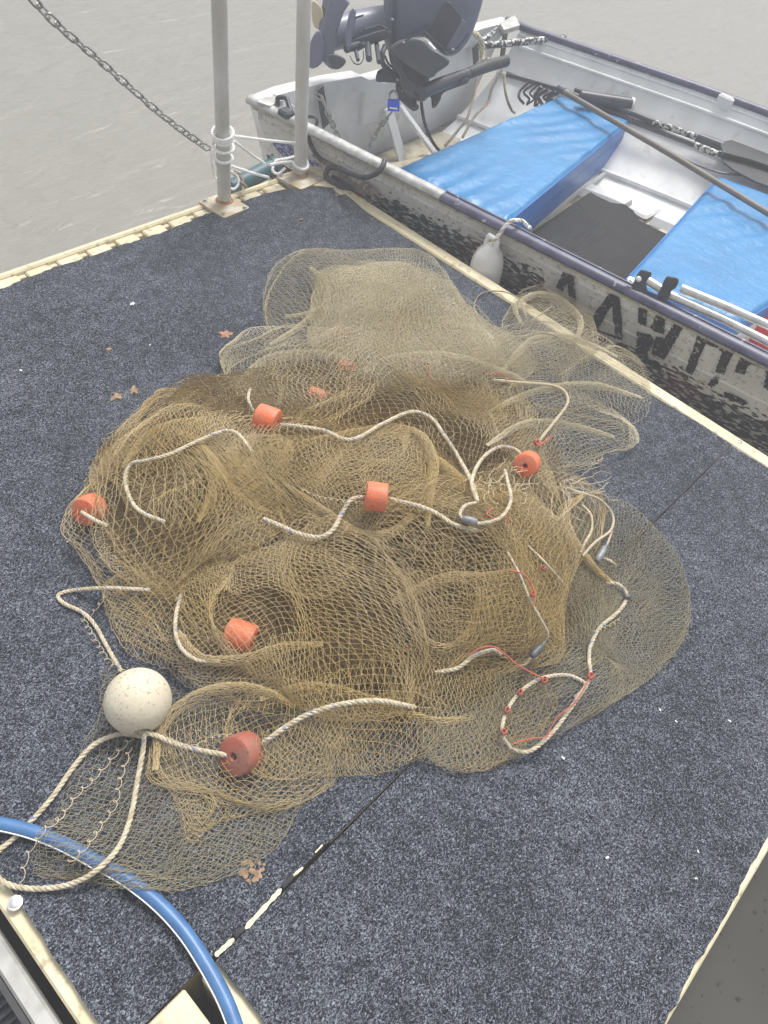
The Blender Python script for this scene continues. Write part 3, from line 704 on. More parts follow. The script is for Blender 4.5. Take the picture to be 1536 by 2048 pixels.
float_pts(P(166, 1026, .046), P(192, 1012, .026), .032, 'orange disc float at the far left edge of the net, rope through its hole', M_ORANGE)
q = ON(752, 993, .014); z3 = q[2]
float_pts(P(731, 990, z3), P(774, 996, z3), .029, 'orange float in the middle of the net heap under a thin veil of mesh', M_ORANGE)
q = ON(1053, 929, .010); z4 = q[2]
float_pts(P(1050, 932, z4 + .020), P(1058, 924, z4 - .020), .029, 'orange float on the right of the heap beside the frayed rope knot', M_ORANGE)
q = ON(482, 1272, .0); z5 = max(.032, q[2] * .60)
float_pts(P(455, 1262, z5), P(509, 1282, z5), .030, 'orange float buried under mesh in the lower left of the heap', M_ORANGE)
float_pts(P(466, 1514, .058), P(500, 1500, .028), .036, 'brownish red float at the bottom of the net, next to the white ball', M_BROWNF)
for (px, py, dz, lb) in ((695, 742, -.022, 'faint orange float deep under the pale upper part of the net'), (683, 672, -.030, 'uppermost faint orange float hidden beneath the pale mesh'), (635, 797, -.022, 'pinkish float under the mesh, just upper right of the bright orange one')):
    q = ON(px, py, 0); z = max(q[2] * .36, .028)
    float_pts(P(px - 17, py - 7, z), P(px + 17, py + 7, z), .026, lb, M_ORANGE)
# white ball
bc = P(276, 1402, .0); 
R_ball = .0595
bc = P(276, 1402, R_ball + .002)
hole = P(282, 1452, .055) - bc; hole /= np.linalg.norm(hole)
prof = []
n = 40; a0 = .27
for i in range(n + 1):
    th = a0 * .5 + (math.pi - a0 * 1.5) * i / n; prof.append((-R_ball * math.cos(th), R_ball * math.sin(th)))
prof += [(R_ball * .93, R_ball * .235), (R_ball * .86, R_ball * .19), (R_ball * .6, R_ball * .13), (-R_ball * .9, R_ball * .12)]
mb = MB(); mb.lathe(prof, bc, hole, 56, closed=True); tag(mb.build('ball_float', M_BALL, None, True), 'big white foam ball with brown specks at the lower left of the net', 'float')
mouth = bc + hole * R_ball * .98
# ropes
rope([(500, 778), (497, 800), (506, 822)], .0045, 'short rope end standing up above the bright orange float')
rope([(562, 850), (600, 853), (650, 862), (690, 879), (722, 873), (765, 848), (822, 824), (862, 836), (892, 876), (920, 920), (944, 965), (955, 1002)], .0052, 'pale rope from the bright orange float across the net to the frayed knot', .008)
rope([(955, 1004), (944, 962), (965, 917), (1000, 894), (1035, 902), (1050, 930)], .0050, 'curved rope joining the frayed knot to the right hand orange float', .012)
rope([(985, 760), (1040, 765), (1100, 770), (1128, 782), (1135, 806), (1112, 840), (1086, 872), (1074, 892)], .0042, 'thin whitish rope bending down the upper right of the net', .010, mats=[M_THREAD, M_ROPE, M_THREAD])
rope([(952, 1006), (930, 1012), (920, 1030), (938, 1044), (970, 1046), (1005, 1032), (1022, 1000), (1016, 965), (1010, 940)], .0042, 'rope ring carrying a grey sinker, right of the middle of the heap', .012)
rope([(778, 998), (830, 1010), (870, 1025), (910, 1050), (955, 1062)], .0050, 'rope leading right from the orange float in the middle', .004)
rope([(729, 994), (702, 1000), (684, 1026), (667, 1058), (640, 1074), (600, 1068), (562, 1052), (528, 1038)], .0052, 'wavy rope leading left from the orange float in the middle', .009)
rope([(505, 905), (478, 870), (450, 862), (400, 880), (340, 908), (290, 921), (262, 928), (250, 958), (262, 1000), (285, 1025), (330, 1044)], .0046, 'hooked pale rope curving over the upper left of the heap', .006)
rope([(170, 1028), (190, 1040), (215, 1052)], .0046, 'short rope coming out of the far left float', .004, pre=P(164, 1024, .050))
rope([(362, 1190), (352, 1230), (352, 1270), (366, 1300), (396, 1320), (440, 1322)], .0044, 'faint rope under the mesh left of the buried float', .002)
rope([(300, 1180), (270, 1178), (210, 1176), (150, 1180), (117, 1190), (127, 1206), (165, 1225), (190, 1250), (215, 1295), (243, 1343)], .0046, 'rope bending sharply left of the net and running to the white ball', .002)
rope([(285, 1472), (240, 1468), (190, 1488), (150, 1530), (100, 1600), (40, 1665), (0, 1700), (-15, 1722), (-4, 1755), (30, 1773), (90, 1777), (150, 1765), (200, 1735), (240, 1690), (262, 1630), (275, 1560), (286, 1500)], .0050, 'long rope loop lying over the blue hose below the white ball', .007, pre=mouth, post=mouth + np.array([.002, -.004, .002]))
rope([(310, 1470), (350, 1487), (400, 1500), (440, 1508)], .0050, 'rope between the white ball and the brownish red float', .006, pre=mouth, post=P(464, 1515, .041))
rope([(540, 1476), (580, 1448), (625, 1425), (690, 1407), (760, 1402), (830, 1415)], .0054, 'thick rope from the brownish red float arching right along the lower heap', .004, post=None, pre=P(512, 1494, .036))
rope([(1212, 1166), (1235, 1168), (1252, 1185), (1250, 1205), (1232, 1228), (1200, 1255), (1182, 1290), (1178, 1320), (1181, 1352), (1165, 1382), (1130, 1432), (1100, 1470), (1060, 1502), (1025, 1500)], .0046, 'pale rope snaking down the right side of the net with red whipping', .006)
rope([(1022, 1498), (1005, 1470), (1010, 1430), (1035, 1390), (1075, 1360), (1120, 1350), (1150, 1355), (1172, 1372), (1150, 1395)], .0043, 'rope loop with red twine at the lower right edge of the net', .007)
rope([(870, 1345), (915, 1336), (948, 1312), (985, 1300), (1002, 1308)], .0046, 'short curved rope in the lower right of the heap with red twine at its end', .004)
rope([(1015, 1104), (1040, 1150), (1060, 1200), (1085, 1245), (1096, 1270), (1084, 1290)], .0028, 'thin pale cord leading down to the black sinker', .006)
rope([(1065, 1312), (1052, 1328), (1040, 1332)], .0028, 'frayed tail of cord below the black sinker', .004)
rope([(1130, 975), (1160, 985), (1200, 1000), (1225, 1030), (1222, 1060), (1190, 1085), (1165, 1112)], .0035, 'outer of the looped thin ropes on the right shoulder of the heap', .008, mats=[M_ROPE, M_THREAD])
rope([(1165, 1010), (1182, 1030), (1183, 1060), (1170, 1085), (1160, 1105)], .0032, 'inner of the looped thin ropes on the right shoulder of the heap', .008, mats=[M_ROPE, M_THREAD])
rope([(1224, 1062), (1216, 1085), (1208, 1100)], .003, 'short rope above the grey sinker on the right shoulder', .008)
rope([(1208, 1117), (1220, 1122), (1231, 1131)], .0042, 'frayed rope stub below the grey sinker on the right shoulder', .006, mats=[M_ROPE])
rope([(1055, 1090), (1090, 1125), (1126, 1166)], .0028, 'thin cord with a frayed end between the heap middle and the right shoulder', .006)
rope([(955, 640), (949, 608), (965, 586), (1005, 583), (1040, 600), (1056, 640), (1080, 630), (1105, 612)], .0024, 'thin brown cord ring standing up beside the cream dock rim', .012, mats=[M_ROPEO])
rope([(1000, 690), (1050, 672), (1100, 668), (1140, 690)], .0026, 'brown fold cord across the upper right net lobe', .004, mats=[M_ROPEO])
def sinker(c, d, L, r, label, mt=M_LEAD):
    d = np.array(d); d /= np.linalg.norm(d); mb = MB(); h = L / 2
    mb.lathe([(-h, 0), (-h, r * .5), (-h * .85, r * .8), (-h * .5, r), (0, r * 1.04), (h * .5, r), (h * .85, r * .8), (h, r * .5), (h, 0)], c, d, 16)
    return tag(mb.build('sinker', mt, None, True), label, 'sinker', 'lead sinkers')
def sink_px(a, b, r, label, off=.014, mt=M_LEAD):
    A, B = ON(*a, off), ON(*b, off); B[2] = A[2]; sinker((A + B) / 2, B - A, np.linalg.norm(B - A), r, label, mt)
M_LEADG = mat('pale_lead', (.19, .20, .21), .5, .2, col2=(.26, .26, .26), scale=60)
sink_px((924, 1037), (954, 1049), .0080, 'grey sinker on the rope ring near the middle of the heap', .020, M_LEADG)
sink_px((1085, 1290), (1060, 1318), .0085, 'black shiny sinker in the lower right of the heap')
sink_px((1211, 1093), (1197, 1117), .0080, 'grey sinker hanging on the right shoulder of the heap', mt=M_LEADG)
sink_px((1247, 1192), (1262, 1196), .0060, 'small dark sinker where the right hand rope bends', .010)
# red twine whippings and tails
def red_tw(px, r=.0016, label='', off=.014):
    pts = [ON(a, b, off) + np.random.RandomState(int(a)).normal(0, .0015, 3) for a, b in px]
    m_ = MB(); m_.tube(cr(pts, .003), r, 6); tag(m_.build('red_twine', M_RED, None, True), label, 'twine', 'red twine on the net')
def whip(px, py, label, n=4, r=.006):
    c = ON(px, py, .012); rr = random.Random(px); m_ = MB(); pts = []
    for i in range(n * 9):
        t = i / 9 * 2 * math.pi; pts.append(c + np.array([math.cos(t) * r + rr.uniform(-.001, .001), math.sin(t) * r * .8, math.sin(t * .7) * r * .8 + (i / n / 9 - .5) * .006]))
    m_.tube(cr(pts, .003), .0015, 5); tag(m_.build('red_twine', M_RED, None, True), label, 'twine', 'red twine on the net')
red_tw([(1068, 880), (1076, 890), (1088, 882), (1102, 872)], .0022, 'bright red tie at the lower end of the whitish rope, above the right float')
whip(1074, 886, 'red knot wrapped round the rope above the right float')
red_tw([(978, 750), (990, 745), (1005, 750), (1015, 762)], .0016, 'red thread at the left end of the whitish rope')
whip(1181, 1353, 'red knot halfway down the right hand rope', r=.0065)
whip(1088, 1361, 'red knot on top of the lower right rope loop')
whip(1040, 1385, 'red whipping on the upper left of the lower right loop', r=.005)
whip(1014, 1421, 'red whipping on the left of the lower right loop', r=.005)
whip(1007, 1464, 'red whipping low on the left of the lower right loop', r=.005)
red_tw([(1178, 1358), (1160, 1390), (1140, 1412), (1118, 1432), (1105, 1455), (1090, 1472), (1060, 1478), (1028, 1488)], .0014, 'red thread running beside the right hand rope to its lower end')
red_tw([(940, 1310), (960, 1298), (985, 1292), (1010, 1305), (1035, 1325), (1060, 1345), (1085, 1358)], .0018, 'red thread from the short curved rope to the loop')
red_tw([(1020, 1140), (1045, 1150), (1060, 1165), (1066, 1190), (1064, 1215)], .0016, 'red thread beside the thin pale cord in the right heap')
whip(1066, 1188, 'red knot on the thin pale cord in the right heap', r=.005)
whip(1086, 1136, 'red knot on the thin cord with the frayed end', r=.004)
red_tw([(985, 1015), (975, 1030), (990, 1036), (1010, 1030), (1020, 1046)], .0016, 'red thread inside the rope ring with the grey sinker')
red_tw([(852, 730), (856, 748), (866, 758)], .0014, 'faint red thread high in the pale upper net')
# fuzzy thread tails and frayed knot
def threads(name, lists, label, r=.0007, off=.010, wob=.004, loops=None, seed=1):
    rr = np.random.RandomState(seed); m_ = MB()
    for px in lists:
        p = cr([ON(a, b, off) for a, b in px], .004); s = np.arange(len(p)) * .004
        if loops:
            amp, per = loops; ph = s / per * 2 * math.pi; T = np.gradient(p, axis=0); T /= np.linalg.norm(T, axis=1)[:, None]
            Nn = np.cross(T, [0, 0, 1.]); p = cr(p, .0015); s = np.arange(len(p)) * .0015; ph = s / per * 2 * math.pi
            T = np.gradient(p, axis=0); T /= np.linalg.norm(T, axis=1)[:, None]; Nn = np.cross(T, [0, 0, 1.])
            p = p + Nn * (amp * (1 - np.cos(ph)))[:, None] + T * (amp * 1.2 * np.sin(ph))[:, None]
        else: p = p + rr.normal(0, wob * .25, p.shape); p[:, 2] = np.maximum(p[:, 2], .003)
        m_.tube(p, r, 5)
    return tag(m_.build(name, M_THREAD, None, True), label, 'thread')
rr = random.Random(5)
L = []
for i in range(20):
    x0, y0 = 975 + rr.uniform(-30, 60), 962 + rr.uniform(-22, 22); a = rr.gauss(-.25, .5) + (math.pi if rr.random() < .4 else 0); pts = [(x0, y0)]
    for j in range(4):
        a += rr.gauss(0, .75); l = rr.uniform(9, 18); x0 += l * math.cos(a); y0 += l * .8 * math.sin(a); pts.append((x0, y0))
    L.append(pts)
threads('frayed_knot', L, 'frayed bundle of pale threads left of the right orange float', .0006, .012)
L = []
for i in range(16):
    x0, y0 = 1120 + rr.uniform(-30, 40), 968 + rr.uniform(-10, 15); pts = [(x0, y0)]; a = .5
    for j in range(5):
        a += rr.gauss(0, .5); l = rr.uniform(12, 24); x0 += l * math.cos(a); y0 += l * math.sin(a); pts.append((x0, y0))
    L.append(pts)
threads('loose_threads', L, 'loose pale threads over the right shoulder of the heap', .0007, .008)
threads('lacing_thread', [[(168, 1232), (185, 1262), (205, 1295), (222, 1320), (250, 1340)], [(215, 1190), (200, 1210), (180, 1235)]], 'looped lacing thread alongside the rope above the white ball', .0006, .008, loops=(.0045, .013))
threads('lacing_thread', [[(268, 1478), (235, 1510), (190, 1560), (150, 1600), (122, 1640), (90, 1665), (60, 1710), (48, 1760)], [(265, 1495), (245, 1560), (235, 1610), (210, 1645), (180, 1690), (140, 1730)]], 'looped lacing threads inside the long rope loop', .0007, .006, loops=(.0045, .016))
threads('lacing_thread', [[(330, 1470), (380, 1490), (430, 1470), (480, 1468)]], 'looped lacing thread left of the brownish red float', .0006, .010, loops=(.003, .010))
threads('lacing_thread', [[(600, 975), (640, 992), (690, 1000), (740, 1005)]], 'looped lacing thread left of the middle orange float', .0006, .010, loops=(.003, .010))
threads('lacing_thread', [[(1185, 1262), (1215, 1250), (1240, 1235)]], 'short looped lacing thread below the bend of the right hand rope', .0006, .010, loops=(.003, .010))

# hose
hp = [P(a, b, .0125) for a, b in ((-140, 1640), (-60, 1641), (0, 1649), (63, 1664), (127, 1689), (190, 1723), (254, 1759), (317, 1808), (368, 1863), (410, 1926), (449, 1998), (474, 2065), (490, 2140), (500, 2230))]
hz_ = cr(hp, .008); hz_[:, 2] = .0135
hose = empty('garden_hose', (0, 0, 0), 'blue hose curving across the carpet at the lower left with a white line on it', 'hose')
MB().tube(hz_, .0120, 18).build('hose_tube', M_HOSE, hose, True)
p, T, U, W = frames(hz_); down = np.cross(T, [0, 0, 1.]); down /= np.linalg.norm(down, axis=1)[:, None]
if (down[len(down) // 2] @ np.array([-1., -1., 0])) < 0: down = -down
MB().tube(hz_ + down * .0110 + np.array([0, 0, .0045]), .0014, 6).build('white_stripe', M_WHITE, hose, True)

# debris on the carpet
def blob(name, px, py, r, mt, label, cat, sq=1., th=.002, seed=0, group=None, n=22):
    rr = random.Random(seed + px); c = P(px, py, th); pts = []
    ph = rr.uniform(0, 6)
    for i in range(n):
        a = 2 * math.pi * i / n; q = r * (.70 + .12 * math.sin(3 * a + ph) + .2 * math.sin(5 * a + 2 * ph) + rr.uniform(-.16, .16)); pts.append((c[0] + q * math.cos(a), c[1] + q * math.sin(a) * sq))
    return tag(MB().slab(pts, th, th - .0004).build(name, mt), label, cat, group)
blob('dry_leaf', 452, 668, .022, M_LEAF, 'reddish brown dry leaf on the carpet left of the net top', 'leaf')
blob('dirt_smear', 233, 793, .023, M_STAIN, 'larger tan smear of the pair on the carpet above the net', 'dirt', .6)
blob('dirt_smear', 268, 780, .016, M_STAIN, 'smaller tan smear of the pair on the carpet above the net', 'dirt')
blob('small_leaf', 218, 698, .009, M_STAIN, 'tiny yellowish leaf on the carpet at the left', 'leaf')
blob('shell_bit', 265, 607, .010, M_SPECK, 'small white shell bit on the carpet near the slotted rim', 'shell', .7)
blob('pebble', 603, 438, .008, M_STAIN, 'small tan pebble on the carpet near the corner post', 'pebble', .7, .006)
sm = empty('mud_patch', (0, 0, 0), 'tan crumbled mud patch on the carpet right of the hose', 'dirt')
for i in range(46):
    a, r_ = rr.uniform(0, 6.28), rr.uniform(0, 1) ** .6; c = P(503 + 27 * r_ * math.cos(a), 1738 + 30 * r_ * math.sin(a), .0015); s_ = rr.uniform(.002, .0055)
    pts = [(c[0] + s_ * rr.uniform(.5, 1.2) * math.cos(t), c[1] + s_ * rr.uniform(.5, 1.2) * math.sin(t)) for t in np.linspace(0, 6.28, 9)[:-1]]
    MB().slab(pts, .0012 + .0006 * rr.random(), .001).build('crumb', M_STAIN, sm)
sp_ = [(1352, 343 + 1100, 2.2), (1459, 1442, 2.6), (1126, 1516, 3), (1214, 1715, 2.6), (1392, 1757, 2), (1396, 1703, 2), (1320, 1420, 2.5), (42, 741, 3), (640, 470, 2), (300, 690, 2), (750, 470, 2)]
lint = MB()
for i, (a, b, s_) in enumerate(sp_ + [(rr.uniform(0, 1400), rr.uniform(600, 2000), rr.uniform(.6, 1.3)) for _ in range(34)]):
    if b < 560 + 0: continue
    c = P(a, b, .001)
    if c[0] > XE - .07 or c[0] < .0 or c[1] > YB - .1 or c[1] < YF + .03: continue
    t = rr.uniform(0, 3.14); l = s_ * .0012; lint.box((c[0], c[1], .0015), (l * 2, l, .0012), [[math.cos(t), math.sin(t), 0], [-math.sin(t), math.cos(t), 0], [0, 0, 1]])
tag(lint.build('lint', M_SPECK), 'tiny white lint specks scattered over the charcoal carpet', 'lint', kind='stuff')

# ------------------------------------------------------------------ the dinghy
ZG = .13
YS = np.array([2.30, 1.9, 1.4, .9, .3, -.2, -.6, -1.0, -1.35, -1.6])
XN = np.array([1.915, 1.962, 2.022, 2.081, 2.153, 2.235, 2.37, 2.62, 2.97, 3.40])
XF = np.array([3.60, 3.71, 3.845, 3.945, 4.02, 4.05, 4.04, 3.97, 3.80, 3.46])
def xn(y): return float(np.interp(-y, -YS, XN))
def xf(y): return float(np.interp(-y, -YS, XF))
ysd = np.linspace(2.30, -1.6, 60)
boat = empty('dinghy', (0, 0, 0), 'battered white aluminium dinghy with chipped black letters, blue seats and motor, moored beside the dock', 'boat')
def hs_x(y, z): return xn(y) + .022 + (.10 - z) / .34 * .095
def nw(y): return min(1., (y + 1.6) / .8)
rings = []
zs = [.12, .10] + list(np.linspace(.085, -.24, 26))
for y in ysd:
    k = min(1, max(.05, (y + 1.6) / 1.2)); mid = (xn(y) + xf(y)) / 2
    r = [(xn(y) + .010, y, .125), (xn(y) + .018, y, .10)] + [(hs_x(y, z), y, z) for z in np.linspace(.09, -.24, 30)]
    r += [(mid, y, -.33), (xf(y) - .16 * k, y, -.25), (xf(y) - .03, y, .0), (xf(y), y, .125)]
    rings.append(r)
mb = MB(); mb.loft(rings, caps=False, closed=False); mb.build('hull', M_HULL, boat, True, recalc=False)
# strakes pressed along the side
for zc, rr_ in ((.060, .0045), (-.035, .004), (-.135, .0045)):
    mb = MB(); mb.tube([(hs_x(y, zc) - .0005, y, zc) for y in ysd], rr_, 8); mb.build('side_strake', M_HULL, boat, True)
# inner skin
FW = [(-.012, .122), (-.045, .085), (-.060, .052), (-.12, -.035), (-.15, -.07), (-.26, -.145), (-.37, -.205), (-.40, -.225), (-.50, -.262)]
rings = []
for y in ysd:
    k = min(1, max(.02, (y + 1.6) / 1.3))
    r = [(xn(y) + .014, y, .122), (xn(y) + .045, y, .05), (xn(y) + .10, y, -.1), (xn(y) + .14 * k, y, -.262)]
    lim = (xn(y) + xf(y)) / 2
    r += [(max(xf(y) + a * k, lim), y, z) for a, z in FW[::-1]]
    rings.append(r)
mb = MB(); mb.loft(rings, caps=False, closed=False); mb.build('inner_skin', M_SILW, boat, True, recalc=False)
for a, z, rr_ in ((-.056, .060, .009), (-.135, -.052, .009), (-.385, -.212, .011), (-.03, .100, .006)):
    mb = MB(); mb.tube([(xf(y) + a * min(1, (y + 1.6) / 1.3), y, z + .004) for y in ysd[:46]], rr_, 8); mb.build('inner_rib', M_SILW, boat, True)
mb = MB()      # floor sheet
mb.loft([[(xn(y) + .13, y, -.258), (xf(y) - .47, y, -.258)] for y in ysd[:50]], caps=False, closed=False); mb.build('floor', M_FLOOR, boat, recalc=False)
mb = MB()      # cross corrugations of the floor
for i, y in enumerate(np.arange(2.15, -.3, -.115)):
    mb.box(((xn(y) + .13 + xf(y) - .62) / 2, y, -.250), (xf(y) - xn(y) - .76, .055, .020), bev=.008)
mb.build('floor_corrugations', M_FLOOR, boat, True)
# long far-side floor rib with saddle
mb = MB(); y0 = 2.15
for a, b in ((2.15, 1.34), (1.20, .2)):
    mb.loft([[(xf(y) - .50, y, -.255), (xf(y) - .51, y, -.228), (xf(y) - .535, y, -.220), (xf(y) - .585, y, -.224), (xf(y) - .61, y, -.255)] for y in np.linspace(a, b, 12)], caps=True)
mb.build('floor_stringer', M_SILW, boat, True)
mb = MB(); mb.box((xf(1.27) - .53, 1.27, -.238), (.15, .11, .022), bev=.010)
mb.build('stringer_saddle', M_SILW, boat, True)
# gunwales
def gun(y0, y1, fx, sgn, m_, name, w_=.021, z=ZG):
    rings = []
    for y in np.linspace(y0, y1, max(6, int(abs(y1 - y0) / .06))):
        x = fx(y); c = []
        for k in range(12):
            th = 2 * math.pi * k / 12; c.append((x + sgn * .004 + (w_ + .004) * math.cos(th), y, z + .017 * math.sin(th)))
        rings.append(c)
    mb = MB(); mb.loft(rings); return mb.build(name, m_, boat, True)
ysplit = P(885, 395, ZG)[1]
gun(2.31, ysplit, xn, 1, M_GUNS, 'gunwale')
gun(ysplit + .0, -1.6, xn, 1, M_GUNP, 'gunwale', .023)
gun(2.40, -1.6, xf, -1, M_GUNP, 'gunwale', .018)
mb = MB(); mb.tube([(xn(y) + .010, y, ZG + .0175) for y in np.linspace(ysplit, -1.2, 50)], .0045, 8); mb.build('gunwale_bead', M_GUNP, boat, True)
mb = MB(); mb.loft([[(xn(y) + .001, y, .118), (xn(y) + .003, y, .100), (xn(y) + .018, y, .096), (xn(y) + .026, y, .114)] for y in ysd[:52]]); mb.build('rub_rail', mat('scuffed_rub_rail', (.50, .47, .38), .6, col2=(.40, .37, .29), scale=20, bump=.0015, bscale=70,
    extra=lambda t, tc, noise, ramp, mix, c: mix(math_node(t, 'MULTIPLY', ramp(noise(80, 6), .56, .64), .7), c, (.16, .15, .13))), boat)
# far gunwale inner bracket plate
for px, py in ((1475, 193),):
    c = P(px, py, .115); c[0] = xf(c[1]) - .028; mb = MB(); mb.box(c, (.03, .075, .06), bev=.008); mb.build('rowlock_pad', M_SILW, boat)
# transom
YT = lambda x: 2.30 + (x - 1.915) * .059
prof = [(1.925, .120), (2.06, .128), (2.30, .118), (2.50, .098), (2.56, .070), (2.78, .062), (2.84, .085), (3.05, .118), (3.35, .135), (3.60, .125)]
top = [(x, YT(x), z) for x, z in prof]; low = [(3.52, YT(3.52), -.02), (3.40, YT(3.4), -.25), (2.75, YT(2.75), -.33), (2.04, YT(2.04), -.24), (1.95, YT(1.95), .05)]
ring = top + low
mb = MB(); n = len(ring); a_ = [(x, y - .004, z) for x, y, z in ring]; b_ = [(x, y + .03, z) for x, y, z in ring]
mb.add(a_ + b_, [tuple(range(n)), tuple(range(2 * n - 1, n - 1, -1))] + [(i, n + i, n + (i + 1) % n, (i + 1) % n) for i in range(n)]); mb.build('transom', M_SILW, boat)
mb = MB(); mb.loft([[(x, YT(x) - .026, z + .006), (x, YT(x) + .036, z + .006), (x, YT(x) + .036, z - .004), (x, YT(x) - .014, z - .006), (x, YT(x) - .014, z - .046), (x, YT(x) - .026, z - .050)] for x, z in prof]); mb.build('transom_cap', M_GUNS if False else M_SILW, boat)
mb = MB(); mb.box((2.68, YT(2.68) - .020, -.03), (.28, .028, .17), bev=.006); mb.build('motor_pad', M_SILW, boat)
def strip(name, a, b, wd, th, m_, par):        # flat bar between two points
    a, b = np.array(a, float), np.array(b, float); d = b - a; L = np.linalg.norm(d); d /= L; s_ = np.cross(d, [0, -1., .3]); s_ /= np.linalg.norm(s_)
    mb = MB(); mb.box((a + b) / 2, (L, wd, th), [d, s_, np.cross(d, s_)], bev=min(th, wd) * .2); return mb.build(name, m_, par)
def TR(px, py, off=.03):      # on the inner face of the transom
    v = R3 @ np.array([(px - CX) / F, (py - CY) / F, 1.]); n_ = np.array([-.059, 1, 0]); d0 = (np.array([1.915, 2.296 - off, 0]) - CAMP) @ n_
    return CAMP + v * (d0 / (v @ n_))
strip('knee_brace', TR(775, 215, .05), TR(812, 345, .16), .05, .012, M_SILW, boat)
strip('knee_brace', TR(800, 212, .05), TR(868, 305, .22), .024, .020, M_SILW, boat)
strip('knee_brace', TR(545, 200, .03), TR(600, 235, .03), .05, .02, M_SILW, boat)
strip('stern_strap', TR(640, 178, .045), TR(652, 252, .04), .040, .006, M_BLACKM, boat)
strip('stern_strap', TR(1012, 55, .04), TR(1004, 118, .04), .040, .006, M_BLACKM, boat)
strip('stern_strap', TR(950, 90, .04), TR(952, 125, .04), .040, .01, M_BLACKM, boat)
mb = MB(); mb.tube([P(960, 92, .13), P(1128, 76, .11)], .016, 10); mb.build('corner_bar', M_CHIP, boat, True)
mb = MB(); mb.tube([P(955, 88, .13), P(1028, 36, .14)], .013, 10); mb.build('corner_bar', M_CHIP, boat, True)
mb = MB(); mb.slab([P(1000, 45, .16), P(1030, 30, .16), P(1040, 50, .16), P(1008, 60, .16)], None, .02); mb.build('corner_cap', M_GUNS, boat)
mb = MB(); mb.slab([P(514, 203, .150), P(528, 193, .150), P(552, 192, .150), P(566, 200, .149), P(540, 212, .149)], None, .02); mb.build('corner_cap', M_GUNS, boat)
# oarlock cleat and black clip at the near stern quarter
mb = MB(); mb.tube(cr([P(556, 208, .14), P(556, 196, .17), P(572, 196, .175), P(578, 212, .16), P(585, 230, .145)], .006), .009, 10); mb.box(P(572, 226, .150), (.045, .05, .025), bev=.006); mb.build('cleat', M_BLACKM, boat, True)
mb = MB(); mb.tube(cr([P(612, 232, .14), P(632, 236, .15), P(632, 252, .13), P(622, 262, .11)], .006), .006, 8); mb.build('grab_hook', M_BLACKR, boat, True)
# writing on the side
def HSP(px, py, off=.0045):
    lo, hi = -.30, .12
    for _ in range(50):
        m_ = (lo + hi) / 2; p = P(px, py, m_)
        if p[0] > hs_x(p[1], m_): lo = m_        # still right of the skin: higher z moves the point left
        else: hi = m_
    p = P(px, py, lo); return np.array([p[0] - off, p[1], p[2]])
ZA = lambda q: (1080 + q[0] / 3.368, 520 + q[1] / 3.368)
ZB = lambda L: [((1180 + x / 4.315 - 1080) * 3.368, (y / 4.315) * 3.368) for x, y in L]
LET = [[(160,75),(235,110),(243,200),(252,305),(203,285),(190,150),(150,230),(108,185)],
 ZB([(170,280),(265,320),(275,440),(285,540),(285,668),(222,640),(218,560),(205,520),(200,390),(160,440),(130,500),(82,590),(36,560),(34,490),(60,430),(110,375)]),
 ZB([(60,590),(120,615),(285,668),(280,690),(200,660),(60,605)]),
 ZB([(425,405),(500,430),(492,570),(420,540)]),
 ZB([(412,615),(530,640),(562,700),(520,770),(500,790),(515,850),(480,870),(405,800)]),
 ZB([(575,470),(655,500),(645,640),(560,610),(528,580)]),
 ZB([(735,545),(810,580),(740,700),(650,855),(535,805),(560,700),(575,655),(650,668)]),
 ZB([(520,850),(610,885),(620,925),(560,930),(510,890)]),
 ZB([(935,640),(1080,700),(1258,775),(1210,870),(1160,985),(1085,960),(1125,840),(1145,790),(1110,760),(1010,720),(985,760),(940,870),(890,990),(825,950),(890,780)]),
 ZB([(1315,805),(1536,900),(1700,975),(1640,1180),(1500,1090),(1530,980),(1510,935),(1400,895),(1370,910),(1340,985),(1250,960)]),
 ZB([(1075,1000),(1120,1010),(1110,1060),(1060,1100),(1020,1070)]), ZB([(1160,1130),(1260,1160),(1380,1230),(1330,1250),(1220,1200),(1165,1180)]),
 [(510,560),(560,555),(572,600),(530,606)]]
for L in LET: 
    pts = np.array([HSP(*ZA(q))[1:] for q in L]); cs = .003
    lo, hi = pts.min(0), pts.max(0); ny, nz = int((hi[0] - lo[0]) / cs) + 1, int((hi[1] - lo[1]) / cs) + 1
    Yg, Zg = np.meshgrid(lo[0] + np.arange(ny) * cs, lo[1] + np.arange(nz) * cs, indexing='ij'); q = np.column_stack([Yg.ravel() + cs / 2, Zg.ravel() + cs / 2])
    chip = sum(np.sin(q[:, 0] * f1_ + p1) * np.sin(q[:, 1] * f2_ + p2) for f1_, f2_, p1, p2 in ((90, 140, 1, 2), (170, 95, 3, .5), (310, 260, .2, 4), (520, 610, 2, 1))) / 4 + np.random.RandomState(len(L)).normal(0, .08, len(q))
    low = np.clip((-.06 - q[:, 1]) / .15, 0, 1); keep = inside(pts, q) & (chip < .47 - .22 * low); vs, fs = [], []
    for a, b in q[keep]:
        n = len(vs); h = cs / 2
        for dy, dz in ((-h, -h), (h, -h), (h, h), (-h, h)): vs.append((hs_x(a + dy, b + dz) - .0052, a + dy, b + dz))
        fs.append((n, n + 1, n + 2, n + 3))
    mb = MB(); mb.add(vs, fs); o = mb.build('letter', M_BLACKP, boat, recalc=False)
for L in ([(548,285),(560,280),(582,288),(588,300),(584,322),(572,315),(558,300)], [(613,322),(622,318),(640,328),(642,350),(632,345),(618,335)]):
    out = []
    for q in L: p = HSP(*q); out.append((hs_x(p[1], p[2]) - .008, p[1], p[2]))
    MB().add(out, [tuple(range(len(out)))]).build('sticker', M_STICKER, boat, recalc=False)
